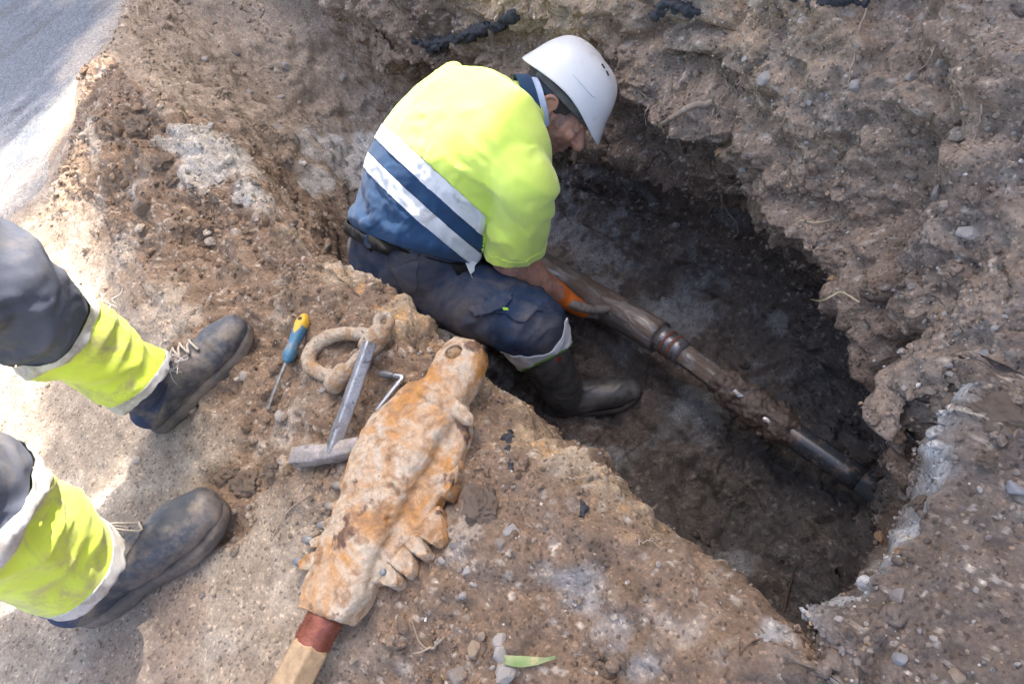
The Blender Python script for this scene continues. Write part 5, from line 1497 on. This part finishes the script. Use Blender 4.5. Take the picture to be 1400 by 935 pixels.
for a_, b_ in [((559, 337), (572, 362)), ((496, 316), (505, 340))]:
    patch("belt_loop", [(a_[0], a_[1]), (a_[0] + 12, a_[1] + 2), (b_[0], b_[1]), (b_[0] - 11, b_[1] - 2)], trouser_m, trousers, [bme_s, rest], .003, .003, 4)
patch("cargo_pocket", [(650, 420), (702, 400), (748, 420), (722, 444)], trouser_m, trousers, [rest], .004, .005)
patch("pocket_flap", [(634, 424), (690, 394), (706, 404), (656, 438)], trouser_m, trousers, [rest], .010, .004)
patch("back_pocket", [(528, 372), (574, 360), (574, 404), (548, 406)], trouser_m, trousers, [rest], .003, .003)
patch("reflective_patch", [(633, 346), (655, 344), (648, 362), (643, 378)], silver, trousers, [rest, bme_s], .004, .002, 5)
patch("flap_tag", [(686, 419), (691, 417), (692, 421), (687, 423)], lime, trousers, [rest], .016, .002, 2)
# --- rubber boots
def wellington(an, toe_dir, top, name="boot"):
    """boot from its ankle point, toe direction and the top of its shaft"""
    f = nrm([toe_dir[0], toe_dir[1], 0]); z = np.array([0, 0, 1.0]); l = np.cross(z, f)
    base = an + np.array([0, 0, -.095])
    q = lambda x, z_: base + f * x * .88 + z * z_
    foot = loft([q(-.052, .045), q(-.01, .05), q(.05, .052), q(.11, .046), q(.165, .042), q(.205, .036)], [(.034, .04), (.040, .05), (.040, .052), (.046, .044), (.047, .040), (.034, .030)], l, 22, 4)
    sh = loft([q(.0, .05), an + np.array([0, 0, .02]), an * .45 + top * .55, top, top + nrm(top - an) * .012], [(.046, .054), (.050, .056), (.060, .062), (.068, .068), (.068, .068)], l, 22, 4)
    me = fuse([foot, sh], .0045, 5)
    V = mv(me); low_ = V[:, 2] < base[2] + .018
    V[low_, 2] = base[2] + .018
    setv(me, V)
    displace(me, lambda V, N: .0028 * fbm(V, 16, 3, seed=50) + .0035 * np.clip(ridged((V - an) @ np.stack([f, l, z], 1) + .05 * fbm(V, 9, 2)[:, None], (8, 6, 17), 2, seed=55), 0, 1) + .007 * np.clip(ridged((V - an) @ np.stack([f, l, z], 1), (9, 5, 26), 2, seed=51), 0, 1) * np.exp(-(np.linalg.norm(V - an - f * .03, axis=1) / .075) ** 2))
    o = link(name, me, rubber, man)
    n, V = 30, []
    for zz, g in ((0, .002), (.012, .006), (.026, .005), (.030, .001)):
        for k in range(n):
            t = 2 * math.pi * k / n
            c, s = math.cos(t), math.sin(t)
            x = .070 + (.126 + g) * (abs(c) ** .75) * math.copysign(1, c)
            w = (.040 + .009 * sstep(.05, .15, x) - .004 * sstep(.02, -.04, x) + g) * (abs(s) ** .8) * math.copysign(1, s)
            V.append(base + f * x + l * w + z * zz)
    F_ = [(i * n + j, i * n + (j + 1) % n, (i + 1) * n + (j + 1) % n, (i + 1) * n + j) for i in range(3) for j in range(n)] + [tuple(range(n))[::-1]]
    link("sole", mesh_np(np.array(V), F_), rubber, o)
    return o
tdir = U(858, 540, -.72) - U(755, 562, -.72)
gfloor = fz(*an_r[:2])
an_r[2] = gfloor + .088
wb = wellington(an_r, tdir, bt_r + nrm(bt_r - an_r) * .02)
s = surf([wb.data], 770, 496)
if s is not None:
    red = simple_mat("red_emblem", (.55, .04, .03), (.45, .03, .03), 30, .5)
    M3 = np.array(frame((0, 0, 0), nrm(np.cross(s[1], [0, 0, 1])), z=s[1]).to_3x3())
    link("emblem", pmesh(loft([s[0] - s[1] * .001, s[0] + s[1] * .0012], [.0072, .0070], None, 20, 1, cap=False)), red, wb)
    link("emblem_mark", pmesh(box(s[0] + s[1] * .0014, (.006, .0016, .001), M3)), simple_mat("emblem_dark", (.12, .02, .02), None, 30, .6), wb)
an_l2 = an_l.copy(); an_l2[2] = fz(*an_l[:2]) + .088
wellington(an_l2, (.5, .87), np.array([an_l[0] + .02, an_l[1] + .03, -.42]))
# --- gloves
glove_o = cloth_mat("orange_knit", (.72, .16, .025), (.80, .21, .04), .85, dirt=(.25, .12, .06), ds=22, lo=.58, hi=.72, wv=300)
glove_g = simple_mat("grey_coating", (.20, .175, .15), (.27, .235, .20), 40, .6, bump_s=.3, dirt=(.12, .09, .07), dirt_scale=30)
def glove(wr, fwd, pal, side_sign, curl=(.35, .55, .4), name="glove"):
    """fwd: along the fingers; pal: palm faces this way"""
    f = nrm(fwd); p = nrm(np.asarray(pal) - f * (np.asarray(pal) @ f)); w = np.cross(p, f) * side_sign      # w: towards the thumb
    cuffm = fuse([loft([wr - f * .055, wr - f * .02, wr + f * .010, wr + f * .05, wr + f * .078], [(.038, .035), (.035, .031), (.035, .028), (.0455, .026), (.0465, .0235)], w, 22, 4)], .0032, 3)
    displace(cuffm, lambda V, N: .0014 * np.clip(ridged((V - wr) @ np.stack([f, w, p], 1), (70, 6, 6), 1, seed=3), -1, 1) * (((V - wr) @ f) < .012) + .001 * fbm(V, 40, 2))
    o = link(name, cuffm, glove_o, man)
    parts = [loft([wr + f * .066, wr + f * .082, wr + f * .100], [(.041, .019), (.0445, .020), (.041, .017)], w, 20, 3)]
    for k, (wo, ln, rd) in enumerate([(.032, .074, .0106), (.011, .082, .0108), (-.011, .077, .0104), (-.031, .060, .0094)]):
        d = f.copy(); q = wr + f * .088 + w * wo; pts = [q - f * .02, q]
        for sgl, c in zip((.46, .31, .25), curl):
            c *= 1 + .12 * (k - 1)
            d = nrm(d * math.cos(c) + p * math.sin(c)); q = q + d * ln * sgl; pts.append(q)
        parts.append(loft(pts, [rd * 1.15, rd * 1.1, rd * 1.05, rd, rd * .85], None, 14, 3))
    q = wr + f * .035 + w * .038
    d = nrm(f * .75 + w * .6 + p * .25); pts = [q - d * .02, q]
    for sgl, c in ((.036, .1), (.03, .4), (.022, .4)):
        d = nrm(d * math.cos(c) + nrm(f * .6 + p * .8 - w * .25) * math.sin(c)); q = q + d * sgl; pts.append(q)
    parts.append(loft(pts, [.013, .0145, .013, .012, .0095], None, 14, 3))
    me = fuse(parts, .0026, 2)
    displace(me, lambda V, N: .0009 * fbm(V, 60, 3, seed=4) + .0006)
    link("fingers", me, glove_g, o)
    return o
hf = nrm(U(806, 431, -.575) - wr_r)
glove(wr_r, hf, np.array([.15, .9, -.35]), -1)
glove(wr_l, np.array([.25, -.35, -.75]), np.array([.2, -1, .2]), 1, (.5, .7, .5))
# ================================================================== THE SECOND WORKER, of whom the picture shows the lower legs
man2 = thing("person", "standing worker in dusty lace up boots and torn trousers with hi vis yellow shins", "person", (0, 0, 0))
grey_t = cloth_mat("faded_trousers", (.075, .085, .12), (.115, .125, .16), .9, dirt=(.22, .195, .175), ds=9, lo=.48, hi=.80)
hv2 = cloth_mat("dusty_hi_vis", (.58, .72, .06), (.68, .80, .10), .85, dirt=(.45, .40, .20), ds=13, lo=.50, hi=.68, sheen=.25)
tape2 = cloth_mat("worn_tape", (.52, .52, .52), (.66, .66, .65), .55, dirt=(.34, .30, .26), ds=16, lo=.46, hi=.64)
leather = simple_mat("dusty_leather", (.032, .038, .052), (.075, .082, .10), 26, .45, bump_s=.3, bump_scale=120, dirt=(.27, .22, .175), dirt_scale=14, dirt_lo=.43, dirt_hi=.66)
navy_l = cloth_mat("boot_collar_cloth", (.042, .055, .105), (.07, .085, .14), .85, dirt=(.2, .17, .15), ds=14)
sole_m = simple_mat("muddy_sole", (.085, .075, .068), (.13, .11, .095), 18, .85, bump_s=.5, bump_scale=90, dirt=(.22, .175, .14), dirt_scale=14, dirt_lo=.45, dirt_hi=.6)
lace_m = cloth_mat("pale_lace", (.42, .38, .33), (.55, .50, .44))
eyelet_m = simple_mat("eyelet", (.30, .30, .30), (.18, .18, .18), 80, .4, .8)

def work_boot(heel, toe, shaft_top, seed=0):
    """lace-up boot; heel and toe on the ground, shaft leaning to shaft_top"""
    heel, toe = np.asarray(heel, float), np.asarray(toe, float)
    f = nrm(toe - heel); l = nrm(np.cross([0, 0, 1], f)); z = np.cross(f, l)
    k = np.linalg.norm(toe - heel) / .305
    q = lambda x, y, z_: heel + (f * x + l * y + z * z_) * k
    st = np.asarray(shaft_top, float)
    foot = loft([q(.02, 0, .055), q(.05, 0, .06), q(.10, 0, .064), (q(.15, 0, .060)), q(.195, 0, .053), q(.24, .002, .049), q(.285, .004, .044)],
                [(.034 * k, .044 * k), (.037 * k, .050 * k), (.038 * k, .054 * k), (.041 * k, .050 * k), (.046 * k, .042 * k), (.049 * k, .038 * k), (.037 * k, .030 * k)], l, 24, 4)
    an = q(.058, 0, .105)
    shaft = loft([q(.045, 0, .05), an, an * .4 + st * .6, st], [(.036 * k, .045 * k), (.041 * k, .053 * k), (.042 * k, .050 * k), (.038 * k, .042 * k)], l, 24, 4)
    inst = loft([q(.17, 0, .085), q(.115, 0, .115), an + f * .025 * k + z * .03 * k], [(.030 * k, .020 * k), (.030 * k, .025 * k), (.030 * k, .028 * k)], l, 16, 4)
    me = fuse([foot, shaft, inst], .0038, 5)
    V = mv(me); hz = (V - heel) @ z
    V = V + z * np.maximum(0, .022 * k - hz)[:, None]
    setv(me, V)
    def wr_(V, N):
        x = (V - heel) @ f / k; h = (V - heel) @ z / k
        d = .0022 * fbm(V, 18, 3, seed=60 + seed)
        d += .004 * np.clip(ridged(np.stack([x + .35 * h, (V - heel) @ l, h], 1), (26, 6, 8), 2, seed=61 + seed), -.3, 1) * np.exp(-((x - .165) / .045) ** 2)
        d += .004 * np.clip(ridged(np.stack([x, (V - heel) @ l, h], 1), (6, 5, 24), 2, seed=62 + seed), -.3, 1) * np.exp(-((h - .13) / .04) ** 2)
        d += .0018 * ((x > .222) * 1.0)                                  # toe cap stands proud
        return d
    displace(me, wr_)
    Vb = mv(me).copy()
    # ankle part in cloth: cut off above the vamp
    low_, high = cut(me, [(q(.10, 0, .094), nrm(z - .5 * f))])
    o = link("boot", low_, leather, man2)
    link("padded_collar", high, navy_l, o)
    n, V = 44, []
    for zz, g in ((.0, -.002), (.004, .001), (.012, .003), (.020, .0035), (.027, .003), (.030, -.004)):
        for j in range(n):
            t = 2 * math.pi * j / n
            c, s_ = math.cos(t), math.sin(t)
            x = .152 + (.158 + g) * (abs(c) ** .72) * math.copysign(1, c)
            w = (.037 + .014 * sstep(.12, .22, x) - .004 * sstep(.10, .14, x) * (1 - sstep(.14, .19, x)) - .008 * sstep(.27, .31, x) + g) * (abs(s_) ** .75) * math.copysign(1, s_)
            lug = .0025 * (j % 2) * (zz < .013)
            heel_gap = .006 * math.exp(-((x - .115) / .016) ** 2) * (zz < .005)
            V.append(q(x, w - .002 * (j % 2) * (zz < .013), zz + heel_gap + .006 * sstep(.26, .31, x) + 0 * lug))
    F_ = [(i * n + j, i * n + (j + 1) % n, (i + 1) * n + (j + 1) % n, (i + 1) * n + j) for i in range(5) for j in range(n)] + [tuple(range(n))[::-1], tuple(5 * n + j for j in range(n))]
    link("sole", mesh_np(np.array(V), F_), sole_m, o)
    # tongue, laces and eyelets over the instep
    rel = (Vb - heel) / k
    X_, Y_, Z_ = rel @ f, rel @ l, rel @ z
    def on(x, y):
        m = np.where((np.abs(X_ - x) < .012) & (np.abs(Y_ - y) < .006))[0]
        return q(x, y, (Z_[m].max() if len(m) else .1) + .003)
    xs_ = [.203, .186, .169, .153]
    def safe(x, y):
        p = on(x, y); return p
    for i, x in enumerate(xs_):
        for sg in (1, -1):
            e = safe(x, sg * .021)
            link("eyelet", pmesh(loft([e - z * .003, e + z * .0015], [.0036, .0034], None, 10, 1, cap=False)), eyelet_m, o)
        a_, m_, b_ = safe(x, .021), safe(x, 0) + z * .004, safe(x, -.021)
        link("lace", pmesh(loft([a_ - z * .003, a_ + z * .003, m_, b_ + z * .003, b_ - z * .003], [.0024] * 5, None, 8, 3)), lace_m, o)
        if i:
            a_, b_ = safe(xs_[i - 1], .021), safe(x, -.021)
            link("lace", pmesh(loft([a_, (a_ + b_) / 2 + z * .006, b_], [.0022] * 3, None, 8, 4)), lace_m, o)
    kx = safe(.150, 0) + z * .010
    r_ = np.random.default_rng(90 + seed)
    for sg in (1, -1):                                                   # the loops and tails of the bow
        link("lace", pmesh(loft([kx, kx + l * sg * .018 + z * .012, kx + l * sg * .036 - f * .008, kx + l * sg * .022 - f * .014 + z * .004, kx], [.0022] * 5, None, 8, 5)), lace_m, o)
        link("lace", pmesh(loft([kx, kx + l * sg * .02 + f * .012 + z * .002, kx + l * sg * (.040) + f * .02 - z * .018], [.0022] * 3, None, 8, 5)), lace_m, o)
    return o

def leg(axis, rads, cuts, seed):
    """trouser leg: axis points from the hem upwards; cuts = fractions along the axis between hem tape, yellow, tape and cloth"""
    me = fuse([loft(axis, rads, None, 28, 5)], .0055, 5)
    A = catmull(np.asarray(axis, float), 12)
    Ld = np.concatenate([[0], np.cumsum(np.linalg.norm(np.diff(A, axis=0), axis=1))])
    d = nrm(A[20] - A[0])
    r_ = np.cross(d, [0, 1, 0]); r_ = nrm(r_); t_ = np.cross(d, r_)
    def fo(V, N):
        q = V @ np.stack([d, r_, t_], 1)
        s = (V - A[0]) @ d
        o = .005 * fbm(V, 8, 3, seed=70 + seed) + .004 * np.clip(ridged(q + .05 * fbm(V, 8, 2, seed=seed)[:, None], (22, 9, 9), 3, seed=76 + seed), -.2, 1) + .013 * np.clip(ridged(q + .07 * fbm(V, 6, 2, seed=seed)[:, None], (9, 5, 5), 2, seed=71 + seed), -.3, 1)
        o += .006 * np.clip(ridged(q, (3, 8, 8), 2, seed=72 + seed), -.2, 1)
        o += .012 * np.clip(ridged(q + .2 * q[:, 1:2], (14, 5, 5), 2, seed=73 + seed), 0, 1) * np.exp(-((s - Ld[36]) / .06) ** 2)
        return o
    displace(me, fo)
    pl = []
    for c in cuts:
        i = int(np.clip(np.searchsorted(Ld, c), 1, len(A) - 2))
        pl.append((A[i], nrm(A[i + 1] - A[i - 1] + rr.normal(size=3) * .0006)))
    pieces = cut(me, pl)
    # ragged hem
    h = pieces[0]
    hem_end = cut(h, [(A[0] + d * .012, d)])[1]
    V = mv(hem_end); s = (V - A[0]) @ d
    V = V - d * (np.maximum(0, .022 - s) / .022 * (.012 * fbm(V, 26, 3, .7, seed=80 + seed) + .006))[:, None]
    setv(hem_end, V)
    return hem_end, pieces[1:]
def fringe(px_list, z_, n, L, mat_, parent, seed):
    """torn threads hanging from a cloth edge, each a part"""
    r_ = np.random.default_rng(seed)
    for i in range(n):
        a = px_list[r_.integers(len(px_list))]
        p = U(a[0] + r_.normal() * 4, a[1] + r_.normal() * 4, z_ + r_.normal() * .006)
        dd = nrm(r_.normal(size=3) * .7 + np.array([.3, .5, -.6])) * L * r_.uniform(.5, 1.2)
        link("thread", pmesh(loft([p, p + dd * .5 + r_.normal(size=3) * .004, p + dd + r_.normal(size=3) * .004], [.0011, .0009, .0005], None, 5, 3)), mat_, parent)

# farther leg
g1 = gz(*U(240, 570, 0)[:2], .05); g2 = gz(*U(180, 800, 0)[:2], .05)
work_boot(U(221, 588, g1), U(346, 452, g1 + .012), (U(176, 512, .215) + np.array([0, .006, 0])), 1)
hip1 = np.array([U(-160, 330, .62)[0], U(-160, 330, .62)[1], .62])
ax1 = [U(199, 527, .165), U(168, 507, .215), U(125, 478, .285), U(70, 440, .375), U(0, 398, .48), U(-150, 330, .62), U(-420, 240, .80)]
hem1, up1 = leg(ax1, [.056, .060, .065, .072, .084, .094, .10], [.022, .185, .225], 1)
# nearer leg
work_boot(U(127, 846, g2), U(316, 697, g2 + .012), (U(92, 762, .225) + np.array([0, .008, 0])), 2)
ax2 = [U(108, 772, .175), U(82, 757, .225), U(40, 730, .30), U(-40, 690, .42), U(-130, 650, .52), U(-420, 560, .70), U(-900, 450, .84)]
hem2, up2 = leg(ax2, [.073, .077, .080, .082, .086, .092, .10], [.030, .225, .27], 2)
bm = bmesh.new()
for m_ in (up1[2], up2[2]): bm.from_mesh(m_)
pc_ = (np.asarray(ax1[-1]) + np.asarray(ax2[-1])) / 2
tm = bpy.data.meshes.new("trousers"); bm.to_mesh(tm); bm.free()
tr2 = link("trousers", tm, grey_t, man2)
for h_, u_ in ((hem1, up1), (hem2, up2)):
    link("hem_tape", solid(h_, .003, 0), tape2, tr2)
    link("hi_vis_shin", u_[0], hv2, tr2)
    link("knee_tape", displace(u_[1], lambda V, N: .0018 + .0025 * np.clip(ridged(V, (26, 26, 26), 2, seed=5), 0, 1)), tape2, tr2)
    # side seam down the shin panel
fringe([(232, 505), (240, 492), (228, 485), (226, 498)], .155, 14, .030, tape2, tr2, 3)
fringe([(120, 405), (135, 410), (150, 414)], .33, 8, .03, tape2, tr2, 4)
fringe([(10, 625), (25, 630), (35, 636)], .33, 10, .03, tape2, tr2, 5)
# the rest of him stands outside the picture: hips, jacket, arms and head
k1_, k2_ = np.asarray(ax1[-1]), np.asarray(ax2[-1])
hp = (k1_ + k2_) / 2 + np.array([0, 0, .08])
lat = nrm(np.array([(k2_ - k1_)[0], (k2_ - k1_)[1], 0])); 
link("trouser_seat", fuse([loft([hp + [0, 0, -.12], hp, hp + [0, 0, .12]], [(.17, .12), (.19, .14), (.17, .12)], lat, 24, 4), ball(k1_, (.11,) * 3), ball(k2_, (.11,) * 3)], .009, 4), grey_t, tr2)
ch = hp + np.array([-.0, .05, .42])
jm = fuse([loft([hp + [0, 0, .05], hp + [0, 0, .2], ch, ch + [0, .02, .12], ch + [0, .02, .17]], [(.19, .14), (.19, .14), (.20, .13), (.15, .10), (.07, .07)], lat, 24, 4)] +
          [loft([ch + lat * q * .17 + [0, 0, .07], ch + lat * q * .24 + [0, .03, -.2], ch + lat * q * .20 + [0, .2, -.32]], [.07, .06, .045], None, 16, 4) for q in (1, -1)], .009, 5)
link("jacket", jm, hv2, man2)
hd2 = ch + np.array([0, .06, .33])
sk2 = [ball(hd2 + [0, 0, .03], (.078, .098, .10)), ball(hd2 + [0, .03, -.05], (.062, .066, .08)), loft([hd2 + [0, -.02, -.06], ch + [0, .01, .1]], [.055, .06], None, 16, 3), ball(hd2 + [0, .108, -.03], (.014, .018, .022)),
       ball(hd2 + [.08, 0, -.02], (.008, .018, .03)), ball(hd2 + [-.08, 0, -.02], (.008, .018, .03))]
for q in (1, -1):
    w0 = ch + lat * q * .20 + np.array([0, .2, -.32])
    sk2 += [loft([w0 - [0, .06, -.03], w0, w0 + [0, .05, -.03]], [.034, .030, .03], None, 14, 3), loft([w0 + [0, .04, -.02], w0 + [0, .10, -.06]], [(.04, .018), (.042, .016)], lat, 14, 3)]
    for j in range(4): sk2.append(loft([w0 + lat * (.028 - .019 * j) + [0, .09, -.055], w0 + lat * (.028 - .019 * j) + [0, .14, -.09], w0 + lat * (.028 - .019 * j) + [0, .15, -.13]], [.0095, .009, .008], None, 10, 3))
    sk2.append(loft([w0 - lat * q * .035 + [0, .05, -.02], w0 - lat * q * .06 + [0, .09, -.06], w0 - lat * q * .055 + [0, .12, -.085]], [.012, .011, .009], None, 10, 3))
me = fuse(sk2, .004, 3); a = me.attributes.new("hairy", 'FLOAT', 'POINT')
link("body", me, skin, man2)
V, F_ = ball(hd2 + [0, -.012, .045], (.083, .099, .097), None, 28, 18)
bmx = bmesh.new(); me = pmesh((V, F_)); bmx.from_mesh(me)
bmesh.ops.delete(bmx, geom=[v for v in bmx.verts if v.co.z < hd2[2] + (.05 if v.co.y > hd2[1] + .03 else -.04)], context='VERTS'); bmx.to_mesh(me); bmx.free()
link("hair", me, hairm, man2)
